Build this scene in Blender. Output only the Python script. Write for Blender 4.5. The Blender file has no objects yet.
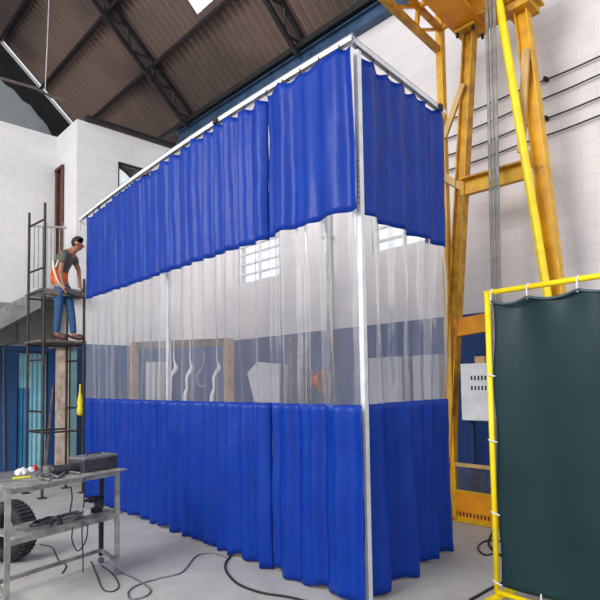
import bpy, bmesh, math, random
from mathutils import Vector, Matrix, noise
random.seed(7)
V = Vector
sc = bpy.context.scene
COL = sc.collection
PI = math.pi

# ------------------------------------------------------------------ camera
F = 530.0; CX = 300.0; CY = 356.0; CAMZ = 1.65
PITCH = 3.03; ROLL = -0.015
RC = (Matrix.Rotation(math.radians(90 + PITCH), 3, 'X') @ Matrix.Rotation(ROLL, 3, 'Z'))
cam_d = bpy.data.cameras.new('camera'); cam = bpy.data.objects.new('camera', cam_d); COL.objects.link(cam)
cam.matrix_world = Matrix.Translation((0, 0, CAMZ)) @ RC.to_4x4()
cam_d.sensor_fit = 'HORIZONTAL'; cam_d.sensor_width = 36; cam_d.lens = F / 600 * 36
cam_d.shift_y = (CY - 300) / 600.0; cam_d.clip_end = 300; cam_d.clip_start = 0.05
sc.camera = cam
CP = V((0, 0, CAMZ))
def ray(px, py): return (RC @ V(((px - CX) / F, -(py - CY) / F, -1.0)))
def at(px, py, Y):
    d = ray(px, py); return CP + d * (Y / d.y)
def on_z(px, py, z=0.0):
    d = ray(px, py); return CP + d * ((z - CAMZ) / d.z)
def hit(px, py, p, n):
    d = ray(px, py); return CP + d * ((V(p) - CP).dot(n) / d.dot(n))

# ------------------------------------------------------------------ scene axes
U = V((-.70, .714, 0)).normalized()      # along the long wall, away to the left
W = V((.74, .672, 0)).normalized()       # along the end walls, away to the right
UN = V((-U.y, U.x, 0))                   # perpendicular to the long wall ...
if UN.y > 0: UN = -UN                    # ... towards the room
WN = V((W.y, -W.x, 0))
if WN.y > 0: WN = -WN
R0 = V((2.19, 7.2, 0))                   # a point of the long wall
B0 = V((-4.46, 10.5, 0))                 # near corner of the protruding block
def wr(px, py, off=0.0): return hit(px, py, R0 + UN * off, UN)
def wb(px, py, off=0.0): return hit(px, py, B0 + WN * off, WN)

# ------------------------------------------------------------------ materials
def new_mat(name):
    m = bpy.data.materials.new(name); m.use_nodes = True
    nt = m.node_tree; b = nt.nodes['Principled BSDF']; return m, nt, b
def lin(c): return tuple(((x / 255) / 12.92 if x / 255 <= .04045 else ((x / 255 + .055) / 1.055) ** 2.4) for x in c)
def mat(name, rgb, rough=.6, metal=0.0, rgb2=None, scale=6.0, bump=0.0, bscale=None, spec=.5, detail=5):
    m, nt, b = new_mat(name)
    c = lin(rgb)
    tc = nt.nodes.new('ShaderNodeTexCoord')
    b.inputs['Roughness'].default_value = rough; b.inputs['Metallic'].default_value = metal
    b.inputs['Specular IOR Level'].default_value = spec
    n = nt.nodes.new('ShaderNodeTexNoise'); n.inputs['Scale'].default_value = scale; n.inputs['Detail'].default_value = detail
    nt.links.new(tc.outputs['Object'], n.inputs['Vector'])
    r = nt.nodes.new('ShaderNodeValToRGB')
    c2 = lin(rgb2) if rgb2 else tuple(x * .82 for x in c)
    r.color_ramp.elements[0].position = .35; r.color_ramp.elements[0].color = (*c2, 1)
    r.color_ramp.elements[1].position = .62; r.color_ramp.elements[1].color = (*c, 1)
    nt.links.new(n.outputs['Fac'], r.inputs['Fac']); nt.links.new(r.outputs['Color'], b.inputs['Base Color'])
    if bump:
        n2 = nt.nodes.new('ShaderNodeTexNoise'); n2.inputs['Scale'].default_value = bscale or scale * 4
        nt.links.new(tc.outputs['Object'], n2.inputs['Vector'])
        bp = nt.nodes.new('ShaderNodeBump'); bp.inputs['Strength'].default_value = bump; bp.inputs['Distance'].default_value = .02
        nt.links.new(n2.outputs['Fac'], bp.inputs['Height']); nt.links.new(bp.outputs['Normal'], b.inputs['Normal'])
    return m

M = {}
M['blue_pvc'] = mat('blue_pvc', (1, 50, 144), .40, 0, (1, 44, 136), 2.5, .3, 9, .22)
def clear_pvc():
    m, nt, b = new_mat('clear_pvc')
    out = nt.nodes['Material Output']; nt.nodes.remove(b)
    tr = nt.nodes.new('ShaderNodeBsdfTransparent'); tr.inputs['Color'].default_value = (.97, .97, .985, 1)
    df = nt.nodes.new('ShaderNodeBsdfTranslucent'); df.inputs['Color'].default_value = (.84, .82, .86, 1)
    df2 = nt.nodes.new('ShaderNodeBsdfDiffuse'); df2.inputs['Color'].default_value = (.84, .82, .86, 1)
    gl = nt.nodes.new('ShaderNodeBsdfGlossy'); gl.inputs['Roughness'].default_value = .24
    tc = nt.nodes.new('ShaderNodeTexCoord')
    mp = nt.nodes.new('ShaderNodeMapping'); mp.inputs['Scale'].default_value = (5, 5, .4)
    nz = nt.nodes.new('ShaderNodeTexNoise'); nz.inputs['Scale'].default_value = 1.6; nz.inputs['Detail'].default_value = 4
    nt.links.new(tc.outputs['Object'], mp.inputs['Vector']); nt.links.new(mp.outputs['Vector'], nz.inputs['Vector'])
    mr = nt.nodes.new('ShaderNodeMapRange'); mr.inputs['From Min'].default_value = .35; mr.inputs['From Max'].default_value = .75
    mr.inputs['To Min'].default_value = .11; mr.inputs['To Max'].default_value = .22
    nt.links.new(nz.outputs['Fac'], mr.inputs['Value'])
    m0 = nt.nodes.new('ShaderNodeMixShader'); m0.inputs['Fac'].default_value = .6
    nt.links.new(df.outputs[0], m0.inputs[1]); nt.links.new(df2.outputs[0], m0.inputs[2])
    m1 = nt.nodes.new('ShaderNodeMixShader'); nt.links.new(mr.outputs[0], m1.inputs['Fac'])
    nt.links.new(tr.outputs[0], m1.inputs[1]); nt.links.new(m0.outputs[0], m1.inputs[2])
    fr = nt.nodes.new('ShaderNodeFresnel'); fr.inputs['IOR'].default_value = 1.42
    fm = nt.nodes.new('ShaderNodeMath'); fm.operation = 'MULTIPLY'; fm.inputs[1].default_value = .45; nt.links.new(fr.outputs[0], fm.inputs[0])
    m2 = nt.nodes.new('ShaderNodeMixShader'); nt.links.new(fm.outputs[0], m2.inputs['Fac'])
    nt.links.new(m1.outputs[0], m2.inputs[1]); nt.links.new(gl.outputs[0], m2.inputs[2])
    bp = nt.nodes.new('ShaderNodeBump'); bp.inputs['Strength'].default_value = .25; bp.inputs['Distance'].default_value = .02
    nt.links.new(nz.outputs['Fac'], bp.inputs['Height']); nt.links.new(bp.outputs['Normal'], gl.inputs['Normal'])
    nt.links.new(m2.outputs[0], out.inputs['Surface']); return m
M['clear_pvc'] = clear_pvc()
def wall_mat(name, white, blue, split, mortar=.93):
    """painted concrete blocks; everything below the height `split` is painted blue"""
    m, nt, b = new_mat(name)
    geo = nt.nodes.new('ShaderNodeTexCoord'); sp = nt.nodes.new('ShaderNodeSeparateXYZ')
    nt.links.new(geo.outputs['Object'], sp.inputs[0])
    cb = nt.nodes.new('ShaderNodeCombineXYZ'); nt.links.new(sp.outputs['X'], cb.inputs['X']); nt.links.new(sp.outputs['Z'], cb.inputs['Y'])
    br = nt.nodes.new('ShaderNodeTexBrick'); br.inputs['Scale'].default_value = 1.0
    br.inputs['Brick Width'].default_value = .40; br.inputs['Row Height'].default_value = .20
    br.inputs['Mortar Size'].default_value = .007; br.inputs['Mortar Smooth'].default_value = .6
    br.inputs['Color1'].default_value = (1, 1, 1, 1); br.inputs['Color2'].default_value = (.95, .955, .96, 1); br.inputs['Mortar'].default_value = (mortar, mortar, mortar, 1)
    nt.links.new(cb.outputs[0], br.inputs['Vector'])
    nz = nt.nodes.new('ShaderNodeTexNoise'); nz.inputs['Scale'].default_value = .7; nz.inputs['Detail'].default_value = 6
    nt.links.new(geo.outputs['Object'], nz.inputs['Vector'])
    rp = nt.nodes.new('ShaderNodeValToRGB'); rp.color_ramp.elements[0].position = .3; rp.color_ramp.elements[0].color = (.86, .87, .89, 1)
    rp.color_ramp.elements[1].position = .6; rp.color_ramp.elements[1].color = (1, 1, 1, 1)
    nt.links.new(nz.outputs['Fac'], rp.inputs['Fac'])
    gt = nt.nodes.new('ShaderNodeMath'); gt.operation = 'GREATER_THAN'; gt.inputs[1].default_value = split
    nt.links.new(sp.outputs['Z'], gt.inputs[0])
    mx = nt.nodes.new('ShaderNodeMix'); mx.data_type = 'RGBA'
    mx.inputs['A'].default_value = (*lin(blue), 1); mx.inputs['B'].default_value = (*lin(white), 1)
    nt.links.new(gt.outputs[0], mx.inputs['Factor'])
    m1 = nt.nodes.new('ShaderNodeMix'); m1.data_type = 'RGBA'; m1.blend_type = 'MULTIPLY'; m1.inputs['Factor'].default_value = 1
    nt.links.new(mx.outputs['Result'], m1.inputs['A']); nt.links.new(br.outputs['Color'], m1.inputs['B'])
    m2 = nt.nodes.new('ShaderNodeMix'); m2.data_type = 'RGBA'; m2.blend_type = 'MULTIPLY'; m2.inputs['Factor'].default_value = 1
    nt.links.new(m1.outputs['Result'], m2.inputs['A']); nt.links.new(rp.outputs['Color'], m2.inputs['B'])
    nt.links.new(m2.outputs['Result'], b.inputs['Base Color']); b.inputs['Roughness'].default_value = .6
    bp = nt.nodes.new('ShaderNodeBump'); bp.inputs['Strength'].default_value = .35; bp.inputs['Distance'].default_value = .02
    nt.links.new(br.outputs['Fac'], bp.inputs['Height']); bp.invert = True
    nt.links.new(bp.outputs['Normal'], b.inputs['Normal'])
    return m
M['wall'] = wall_mat('white_block_wall', (232, 229, 229), (38, 82, 136), 2.52)
M['wall_long'] = wall_mat('white_block_wall_long', (228, 221, 221), (22, 62, 128), 2.56)
M['wall_grey'] = mat('grey_gable', (150, 158, 162), .8, 0, (132, 140, 146), 1.2)
M['dark'] = mat('gap_shade_black', (30, 32, 36), .9, 0, (16, 17, 20), 3)  # shade of the gap below the rake, put into the colour
def floor_mat():
    m, nt, b = new_mat('concrete_floor')
    tc = nt.nodes.new('ShaderNodeTexCoord')
    n1 = nt.nodes.new('ShaderNodeTexNoise'); n1.inputs['Scale'].default_value = .6; n1.inputs['Detail'].default_value = 8; n1.inputs['Roughness'].default_value = .65
    n2 = nt.nodes.new('ShaderNodeTexNoise'); n2.inputs['Scale'].default_value = 14; n2.inputs['Detail'].default_value = 6
    for n in (n1, n2): nt.links.new(tc.outputs['Object'], n.inputs['Vector'])
    r = nt.nodes.new('ShaderNodeValToRGB'); e = r.color_ramp.elements
    e[0].position = .3; e[0].color = (*lin((158, 155, 152)), 1); e[1].position = .62; e[1].color = (*lin((196, 192, 187)), 1)
    nt.links.new(n1.outputs['Fac'], r.inputs['Fac'])
    mx = nt.nodes.new('ShaderNodeMix'); mx.data_type = 'RGBA'; mx.blend_type = 'MULTIPLY'; mx.inputs['Factor'].default_value = .25
    nt.links.new(r.outputs['Color'], mx.inputs['A']); nt.links.new(n2.outputs['Color'], mx.inputs['B'])
    nt.links.new(mx.outputs['Result'], b.inputs['Base Color'])
    b.inputs['Roughness'].default_value = .55
    return m
M['floor'] = floor_mat()
M['roof'] = mat('sooty_fibre_cement', (112, 92, 84), .85, 0, (66, 56, 53), .5)
M['steel_dark'] = mat('dark_painted_steel', (36, 34, 38), .6, .2, (24, 23, 26), 5)
M['steel_blue'] = mat('blue_grey_steel', (60, 88, 120), .5, .2, (42, 66, 96), 4)
M['galv'] = mat('galvanised_steel', (206, 205, 206), .4, .25, (184, 184, 188), 8)
M['white_metal'] = mat('white_painted_steel', (226, 226, 228), .45, .05, (208, 208, 212), 7)
M['scaf'] = mat('scaffold_steel', (66, 62, 60), .6, .4, (48, 44, 44), 9)
M['plank'] = mat('grey_planks', (118, 106, 98), .8, 0, (84, 76, 72), 9)
M['wood'] = mat('raw_timber', (196, 154, 124), .7, 0, (170, 130, 104), 7)
M['brown_door'] = mat('brown_paint', (96, 56, 44), .5, 0, (74, 42, 34), 5)
M['concrete'] = mat('grey_concrete', (146, 146, 142), .85, 0, (122, 122, 120), 3, .3)
M['yellow'] = mat('worn_yellow_paint', (232, 178, 22), .45, 0, (206, 150, 24), 5, .1)
M['yellow_rust'] = mat('rusty_yellow_paint', (212, 158, 30), .55, 0, (168, 116, 34), 7, .2)
M['orange'] = mat('orange_yellow_paint', (244, 160, 16), .5, 0, (226, 140, 18), 4)
M['bright_yellow'] = mat('bright_yellow_paint', (250, 222, 16), .35, 0, (238, 206, 14), 6)
M['tan'] = mat('tan_primer', (206, 170, 110), .6, 0, (184, 148, 92), 6)
M['green'] = mat('dark_green_vinyl', (21, 48, 52), .45, 0, (17, 42, 46), 1.6, .3, 3, .25)
M['green_hem'] = mat('green_hem', (60, 82, 92), .45, 0, (40, 62, 70), 12)
M['white'] = mat('white_plastic', (226, 226, 228), .5)
M['grey_box'] = mat('grey_enamel', (176, 178, 184), .5, .05, (164, 166, 172), 3)
M['black'] = mat('black_rubber', (30, 30, 32), .7, 0, (20, 20, 22), 12)
M['dgrey'] = mat('dark_grey_plastic', (58, 60, 66), .5, 0, (40, 42, 48), 9)
M['mgrey'] = mat('mid_grey_metal', (132, 132, 136), .45, .5, (104, 104, 108), 9)
M['frame_grey'] = mat('grey_angle_iron', (158, 157, 153), .55, .3, (108, 108, 106), 9)
M['cyan'] = mat('pale_cyan_sheet', (150, 206, 218), .5, 0, (126, 188, 206), 3)
M['cyan_blue'] = mat('mid_blue_sheet', (58, 132, 186), .5, 0, (48, 118, 172), 3)
M['teal'] = mat('grey_teal_sheet', (122, 158, 164), .55, 0, (104, 142, 150), 3)
M['navy'] = mat('dark_blue_paint', (22, 52, 96), .6, 0, (16, 40, 78), 4)
M['skin'] = mat('skin', (168, 112, 88), .55); M['hair'] = mat('black_hair', (26, 20, 20), .6)
M['shirt'] = mat('olive_grey_shirt', (92, 92, 84), .8, 0, (78, 78, 72), 20)
M['jeans'] = mat('blue_jeans', (46, 88, 134), .8, 0, (36, 72, 116), 20)
M['boots'] = mat('brown_leather', (84, 52, 48), .6); M['hivis'] = mat('orange_hivis', (244, 112, 30), .6, 0, (226, 96, 26), 12)
M['reflect'] = mat('silver_tape', (232, 226, 214), .35); M['red'] = mat('red_plastic', (206, 44, 48), .4)
M['orange_red'] = mat('orange_red_plastic', (214, 84, 50), .4)
M['cable_wall'] = mat('black_cable', (44, 42, 44), .6); M['yellow_bag'] = mat('yellow_webbing', (226, 214, 40), .6)
M['hose'] = mat('grey_hose', (150, 148, 144), .5, 0, (120, 118, 116), 9)
def glass_mat():
    m, nt, b = new_mat('window_glass'); out = nt.nodes['Material Output']; nt.nodes.remove(b)
    tr = nt.nodes.new('ShaderNodeBsdfTransparent'); tr.inputs['Color'].default_value = (.93, .96, .97, 1)
    gl = nt.nodes.new('ShaderNodeBsdfGlossy'); gl.inputs['Roughness'].default_value = .05
    mx = nt.nodes.new('ShaderNodeMixShader'); mx.inputs['Fac'].default_value = .08
    nt.links.new(tr.outputs[0], mx.inputs[1]); nt.links.new(gl.outputs[0], mx.inputs[2]); nt.links.new(mx.outputs[0], out.inputs[0]); return m
M['glass'] = glass_mat()

# ------------------------------------------------------------------ object helpers
def tag(o, label=None, cat=None, group=None, kind=None):
    if label: o['label'] = label
    if cat: o['category'] = cat
    if group: o['group'] = group
    if kind: o['kind'] = kind
    return o
def thing(name, loc, label, cat, group=None, rz=0.0):
    o = bpy.data.objects.new(name, None); o.empty_display_size = .1; COL.objects.link(o)
    o.location = loc; o.rotation_euler = (0, 0, rz); return tag(o, label, cat, group)
def root_inv(p):
    q = p
    while q.parent: q = q.parent
    return (Matrix.Translation(q.location) @ q.rotation_euler.to_matrix().to_4x4()).inverted()
def copy_tree(o, parent=None):
    c = o.copy(); COL.objects.link(c)
    if parent: c.parent = parent
    for ch in list(o.children): copy_tree(ch, c)
    return c
class MB:
    def __init__(s): s.v = []; s.f = []
    def add(s, vs, fs):
        b = len(s.v); s.v += [V(x) for x in vs]; s.f += [tuple(i + b for i in f) for f in fs]; return s
    def box(s, c, size, ax=V((1, 0, 0)), ay=None, az=None):
        c = V(c); ax = V(ax).normalized()
        if az is None: az = V((0, 0, 1)) if ay is None else ax.cross(V(ay)).normalized()
        az = V(az).normalized()
        ay = az.cross(ax).normalized() if ay is None else V(ay).normalized()
        h = [x / 2 for x in size]
        vs = [c + ax * (h[0] * i) + ay * (h[1] * j) + az * (h[2] * k) for k in (-1, 1) for j in (-1, 1) for i in (-1, 1)]
        return s.add(vs, [(0, 2, 3, 1), (4, 5, 7, 6), (0, 1, 5, 4), (2, 6, 7, 3), (0, 4, 6, 2), (1, 3, 7, 5)])
    def bar(s, a, b, w, h, up=V((0, 0, 1))):
        a = V(a); b = V(b); d = (b - a); L = d.length; d.normalize()
        side = d.cross(V(up))
        if side.length < 1e-4: side = d.cross(V((0, 1, 0)))
        side.normalize(); u2 = side.cross(d).normalized()
        vs = [p + side * (w / 2 * i) + u2 * (h / 2 * j) for p in (a, b) for j in (-1, 1) for i in (-1, 1)]
        return s.add(vs, [(0, 1, 3, 2), (4, 6, 7, 5), (0, 4, 5, 1), (2, 3, 7, 6), (0, 2, 6, 4), (1, 5, 7, 3)])
    def ibeam(s, a, b, w, h, t, up=V((0, 0, 1))):
        a = V(a); b = V(b); d = (b - a).normalized(); side = d.cross(V(up)).normalized(); u2 = side.cross(d).normalized()
        for k in (-1, 1): s.bar(a + u2 * k * (h - t) / 2, b + u2 * k * (h - t) / 2, w, t, u2)
        return s.bar(a, b, t, h - 2 * t, u2)
    def tube(s, pts, r, n=8, closed=False):
        pts = [V(p) for p in pts]; b = len(s.v); m = len(pts); prev = None
        for i, p in enumerate(pts):
            d = (pts[min(i + 1, m - 1)] - pts[max(i - 1, 0)]).normalized()
            if prev is None: prev = d.orthogonal().normalized()
            x = (prev - d * prev.dot(d)).normalized(); y = d.cross(x); prev = x
            rr = r[i] if isinstance(r, (list, tuple)) else r
            for k in range(n):
                a = 2 * PI * k / n; s.v.append(p + x * (rr * math.cos(a)) + y * (rr * math.sin(a)))
        for i in range(m - 1):
            for k in range(n):
                k2 = (k + 1) % n; s.f.append((b + i * n + k, b + i * n + k2, b + (i + 1) * n + k2, b + (i + 1) * n + k))
        s.f.append(tuple(b + k for k in reversed(range(n)))); s.f.append(tuple(b + (m - 1) * n + k for k in range(n)))
        return s
    def prism(s, poly, d):
        poly = [V(p) for p in poly]; n = len(poly); d = V(d)
        return s.add(poly + [p + d for p in poly], [tuple(reversed(range(n))), tuple(range(n, 2 * n))] + [(i, (i + 1) % n, (i + 1) % n + n, i + n) for i in range(n)])
    def lathe(s, c, axis, prof, n=24):
        """prof: (distance along the axis, radius)"""
        c = V(c); axis = V(axis).normalized(); x = axis.orthogonal().normalized(); y = axis.cross(x); b = len(s.v)
        for (h, r) in prof:
            for k in range(n):
                a = 2 * PI * k / n; s.v.append(c + axis * h + x * (r * math.cos(a)) + y * (r * math.sin(a)))
        for i in range(len(prof) - 1):
            for k in range(n):
                k2 = (k + 1) % n; s.f.append((b + i * n + k, b + i * n + k2, b + (i + 1) * n + k2, b + (i + 1) * n + k))
        s.f.append(tuple(b + k for k in reversed(range(n)))); s.f.append(tuple(b + (len(prof) - 1) * n + k for k in range(n)))
        return s
    def build(s, name, m, parent=None, smooth=False, bevel=0.0, origin=None, mats=None):
        me = bpy.data.meshes.new(name)
        if parent is not None: T = root_inv(parent)
        elif origin is not None: T = Matrix.Translation(-V(origin))
        else: T = None
        vs = [(T @ v) if T else v for v in s.v]
        me.from_pydata([tuple(v) for v in vs], [], s.f)
        bm = bmesh.new(); bm.from_mesh(me); bmesh.ops.recalc_face_normals(bm, faces=bm.faces); bm.to_mesh(me); bm.free()
        o = bpy.data.objects.new(name, me); COL.objects.link(o)
        me.materials.append(M[m] if isinstance(m, str) else m)
        if parent is not None: o.parent = parent
        elif origin is not None: o.location = origin
        if smooth:
            for p in me.polygons: p.use_smooth = True
        if bevel:
            bv = o.modifiers.new('bevel', 'BEVEL'); bv.width = bevel; bv.segments = 2; bv.limit_method = 'ANGLE'
        return o
def smooth_path(pts, n=6):
    """Catmull-Rom through the points"""
    pts = [V(p) for p in pts]; out = []
    for i in range(len(pts) - 1):
        p0 = pts[max(i - 1, 0)]; p1 = pts[i]; p2 = pts[i + 1]; p3 = pts[min(i + 2, len(pts) - 1)]
        for k in range(n):
            t = k / n
            out.append(.5 * ((2 * p1) + (p2 - p0) * t + (2 * p0 - 5 * p1 + 4 * p2 - p3) * t * t + (3 * p1 - p0 - 3 * p2 + p3) * t ** 3))
    out.append(pts[-1]); return out

# ------------------------------------------------------------------ the building
fl = MB().box((0, 8, -.1), (44, 44, .2)).build('floor', 'floor'); tag(fl, kind='structure')
def wall(name, p, d, L, z0, z1, thick, nrm, m, holes=()):
    """p: start point, d: direction, nrm: towards the room; holes: (s0, s1, z0, z1). Built in a local frame whose x runs along d."""
    rz = math.atan2(d.y, d.x); side = 1 if V((-d.y, d.x, 0)).dot(nrm) > 0 else -1
    ss = sorted({0, L, *[h[0] for h in holes], *[h[1] for h in holes]}); zs = sorted({z0, z1, *[h[2] for h in holes], *[h[3] for h in holes]})
    b = MB()
    for i in range(len(ss) - 1):
        for j in range(len(zs) - 1):
            cs = (ss[i] + ss[i + 1]) / 2; cz = (zs[j] + zs[j + 1]) / 2
            if any(h[0] < cs < h[1] and h[2] < cz < h[3] for h in holes): continue
            b.box((cs, -side * thick / 2, cz), (ss[i + 1] - ss[i], thick, zs[j + 1] - zs[j]))
    o = b.build(name, m); o.location = (p.x, p.y, 0); o.rotation_euler = (0, 0, rz); return tag(o, kind='structure')
EAVE = 7.56
S_MIN, S_END, S_WALL = -5.6, 10.45, 7.3                     # long wall, measured along U from R0
corner = None
# windows in the long wall: (s0, s1) along U from R0
def s_of(px):
    p = wr(px, 380); return (p - R0).dot(U)
w1 = (s_of(441), s_of(375)); w2 = (s_of(281), s_of(239))
ws = wr(375, 252).z; WZ = (3.66, 4.48)
mid = lambda a, b: (a + b) / 2
holes = [(w1[0] - S_MIN, w1[1] - S_MIN, *WZ), (w2[0] - S_MIN, w2[1] - S_MIN, *WZ)]
wall('wall_right', R0 + U * S_MIN, U, S_WALL - S_MIN, 0, EAVE - .25, .2, UN, 'wall_long', holes)
def window(idx, s0, s1, z0, z1, bars):
    o = MB()
    c = R0 - UN * .06
    for z in (z0 + .025, z1 - .025): o.bar(c + U * s0 + V((0, 0, z)), c + U * s1 + V((0, 0, z)), .06, .05)
    for s in (s0 + .025, s1 - .025, (s0 + s1) / 2): o.bar(c + U * s + V((0, 0, z0)), c + U * s + V((0, 0, z1)), .06, .05)
    for k in range(1, bars): z = z0 + (z1 - z0) * k / bars; o.bar(c + U * s0 + V((0, 0, z)), c + U * s1 + V((0, 0, z)), .05, .035)
    w = o.build('window_%d' % idx, 'white_metal'); tag(w, kind='structure')
    MB().bar(c + U * s0 + V((0, 0, (z0 + z1) / 2)), c + U * s1 + V((0, 0, (z0 + z1) / 2)), .008, z1 - z0).build('window_pane', 'glass', w)
window(1, *w1, *WZ, 4); window(2, *w2, *WZ, 4)
# protruding block: front face (along W) and side face (along U)
t_end = 0
A_ = (R0 - B0); t_end = (A_.x * (-U.y) + A_.y * U.x) / (W.x * (-U.y) + W.y * U.x)
hw = [wb(118, 200), wb(150, 200)]; hz = (wb(118, 188).z, wb(118, 161).z)
h3 = ((hw[0] - B0).dot(W), (hw[1] - B0).dot(W))
BOXH = 7.1
wall('wall_back', B0, W, t_end, 0, BOXH, .2, WN, 'wall', [(h3[0], h3[1], *hz)])
o = MB(); cb = B0 - WN * .06
for z in (hz[0] + .02, hz[1] - .02): o.bar(cb + W * h3[0] + V((0, 0, z)), cb + W * h3[1] + V((0, 0, z)), .05, .05)
for s in (h3[0] + .02, h3[1] - .02): o.bar(cb + W * s + V((0, 0, hz[0])), cb + W * s + V((0, 0, hz[1])), .05, .05)
o.bar(cb + W * (h3[0] + .05) + V((0, 0, hz[1] - .05)), cb + W * (h3[0] + .35) + V((0, 0, hz[0] + .3)), .04, .05)
o.bar(cb + W * (h3[0] + .35) + V((0, 0, hz[0] + .3)), cb + W * h3[1] + V((0, 0, hz[1] - .1)), .04, .06)
w3 = o.build('window_3', 'steel_dark'); tag(w3, kind='structure')
MB().bar(cb + W * h3[0] + V((0, 0, sum(hz) / 2)), cb + W * h3[1] + V((0, 0, sum(hz) / 2)), .008, hz[1] - hz[0]).build('window_pane', 'glass', w3)
lm, lnt, lb_ = new_mat('glowing_daylight'); lb_.inputs['Base Color'].default_value = (.8, .8, .8, 1)
lb_.inputs['Emission Color'].default_value = (1, 1, 1, 1); lb_.inputs['Emission Strength'].default_value = .55  # emission imitates daylight in the block window; no light reaches it
hzl = lambda q, z: cb + W * (h3[0] + q) + V((0, 0, z)) - WN * .02
MB().prism([hzl(.05, hz[0] + .04), hzl(.62, hz[0] + .04), hzl(.36, hz[0] + .3), hzl(.05, hz[1] - .12)], WN * .01).build('glow_pane', lm, w3)
# side face of the block, with the brown door; set back to the left wall
SETB = 1.08
bs = lambda px, py: hit(px, py, B0, WN2)
WN2 = V((-U.y, U.x, 0))
if WN2.y > 0: WN2 = -WN2
dl = (hit(56, 300, B0, WN2) - B0).dot(U); dr = (hit(63, 300, B0, WN2) - B0).dot(U)
DZ = (3.60, 6.35)
wall('wall_block_side', B0 + U * .0, U, SETB, 0, BOXH, .2, WN2, 'wall', [(min(dr, dl), min(max(dr, dl), SETB - .02), *DZ)])
L0 = B0 + U * SETB
d0, d1 = min(dr, dl), min(max(dr, dl), SETB - .02)
o = MB()
for s in (d0 + .03, d1 - .03): o.bar(B0 + U * s + V((0, 0, DZ[0])) + WN2 * .01, B0 + U * s + V((0, 0, DZ[1])) + WN2 * .01, .06, .1, U)
o.bar(B0 + U * d0 + V((0, 0, DZ[1] - .03)) + WN2 * .01, B0 + U * d1 + V((0, 0, DZ[1] - .03)) + WN2 * .01, .1, .06)
dr_ = o.build('door_1', 'brown_door'); tag(dr_, kind='structure')
MB().bar(B0 + U * d0 + V((0, 0, sum(DZ) / 2)) - WN2 * .1, B0 + U * d1 + V((0, 0, sum(DZ) / 2)) - WN2 * .1, .05, DZ[1] - DZ[0]).build('door_leaf', 'brown_door', dr_)
# left wall, with the sheeted doorway
def wl(px, py, off=0.0): return hit(px, py, L0 + WN * off, WN)
LSTART = 9.0
ql = (wl(17, 400) - L0).dot(W); qr = (wl(48, 400) - L0).dot(W)
wall('wall_left', L0 - W * LSTART, W, LSTART, 0, BOXH, .2, WN, 'wall', [(LSTART + ql, LSTART + qr, 0, 2.42)])
d2 = MB()
lw = L0 - WN * .04
for q in (ql + .01, qr - .01): d2.bar(lw + W * q, lw + W * q + V((0, 0, 2.42)), .02, .06)
d2.bar(lw + W * ql + V((0, 0, 2.39)), lw + W * qr + V((0, 0, 2.39)), .06, .06)
d2o = d2.build('door_2', 'navy'); tag(d2o, kind='structure')
def corr_panel(p, d, w, z0, z1, nrm, pitch=.09, amp=.012):
    b = MB(); n = max(4, int(w / pitch * 6)); vs = []
    for i in range(n + 1):
        s = w * i / n; off = amp * math.sin(2 * PI * s / pitch)
        for z in (z0, z1): vs.append(p + d * s + nrm * off + V((0, 0, z)))
    for i in range(n + 1):
        s = w * i / n; off = amp * math.sin(2 * PI * s / pitch) - .006
        for z in (z0, z1): vs.append(p + d * s + nrm * off + V((0, 0, z)))
    k = 2 * (n + 1)
    fs = [(2 * i, 2 * i + 2, 2 * i + 3, 2 * i + 1) for i in range(n)] + [(k + 2 * i, k + 2 * i + 1, k + 2 * i + 3, k + 2 * i + 2) for i in range(n)]
    return b.add(vs, fs)
wq = (qr - ql); pp = L0 - WN * .09
x1 = wq * .45
corr_panel(pp + W * ql, W, x1, 1.66, 2.36, WN).build('upper_sheet', 'cyan', d2o)
corr_panel(pp + W * ql, W, x1, 0.02, 1.66, WN).build('lower_sheet', 'cyan_blue', d2o)
corr_panel(pp + W * (ql + x1), W, wq * .36, 0.02, 2.36, WN).build('side_sheet', 'cyan', d2o)
corr_panel(pp + W * (ql + x1 + wq * .36), W, wq * .19, 0.02, 2.36, WN).build('teal_sheet', 'teal', d2o)
# gable behind the left wall's top
G0 = R0 + U * S_END
PIT = math.radians(41)
DS = UN * math.cos(PIT) + V((0, 0, math.sin(PIT)))      # up the roof slope, towards the room
E0 = R0 + V((0, 0, EAVE)) - UN * .25
RN = U.cross(DS).normalized()
if RN.z > 0: RN = -RN                                  # underside normal
def roof_hit(px, py):
    p = hit(px, py, E0, RN); return (p - E0).dot(U), (p - E0).dot(DS)
TL = 10.5
gy = G0 + U * .05
gp = lambda t, dz=0.0: gy + UN * (t * math.cos(PIT)) + V((0, 0, EAVE + t * math.sin(PIT) + dz))
tg0 = (hit(69, 125, gy, U) - gy).dot(UN)
g = MB().prism([V((gy.x, gy.y, 5.5)) + UN * tg0, V((gy.x, gy.y, 5.5)) + UN * 9.5, gp(12.5, -.5), gp(tg0 / math.cos(PIT), -.5)], U * .15)
tag(g.build('wall_gable', 'wall_grey'), kind='structure')
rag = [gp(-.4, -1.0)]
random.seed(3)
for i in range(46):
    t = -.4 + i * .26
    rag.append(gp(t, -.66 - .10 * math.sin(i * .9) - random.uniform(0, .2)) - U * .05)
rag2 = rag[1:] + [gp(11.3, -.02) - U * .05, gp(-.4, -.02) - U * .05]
tag(MB().prism(rag2, U * .04).build('gap_shade_sheet', 'dark'), kind='structure')  # dark sheet added to imitate the shaded gap under the roof rake
tag(MB().bar(gp(-.3, -.02) - U * .12, gp(11.4, -.02) - U * .12, .06, .05).build('trim_2', 'white_metal'), kind='structure')
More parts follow.
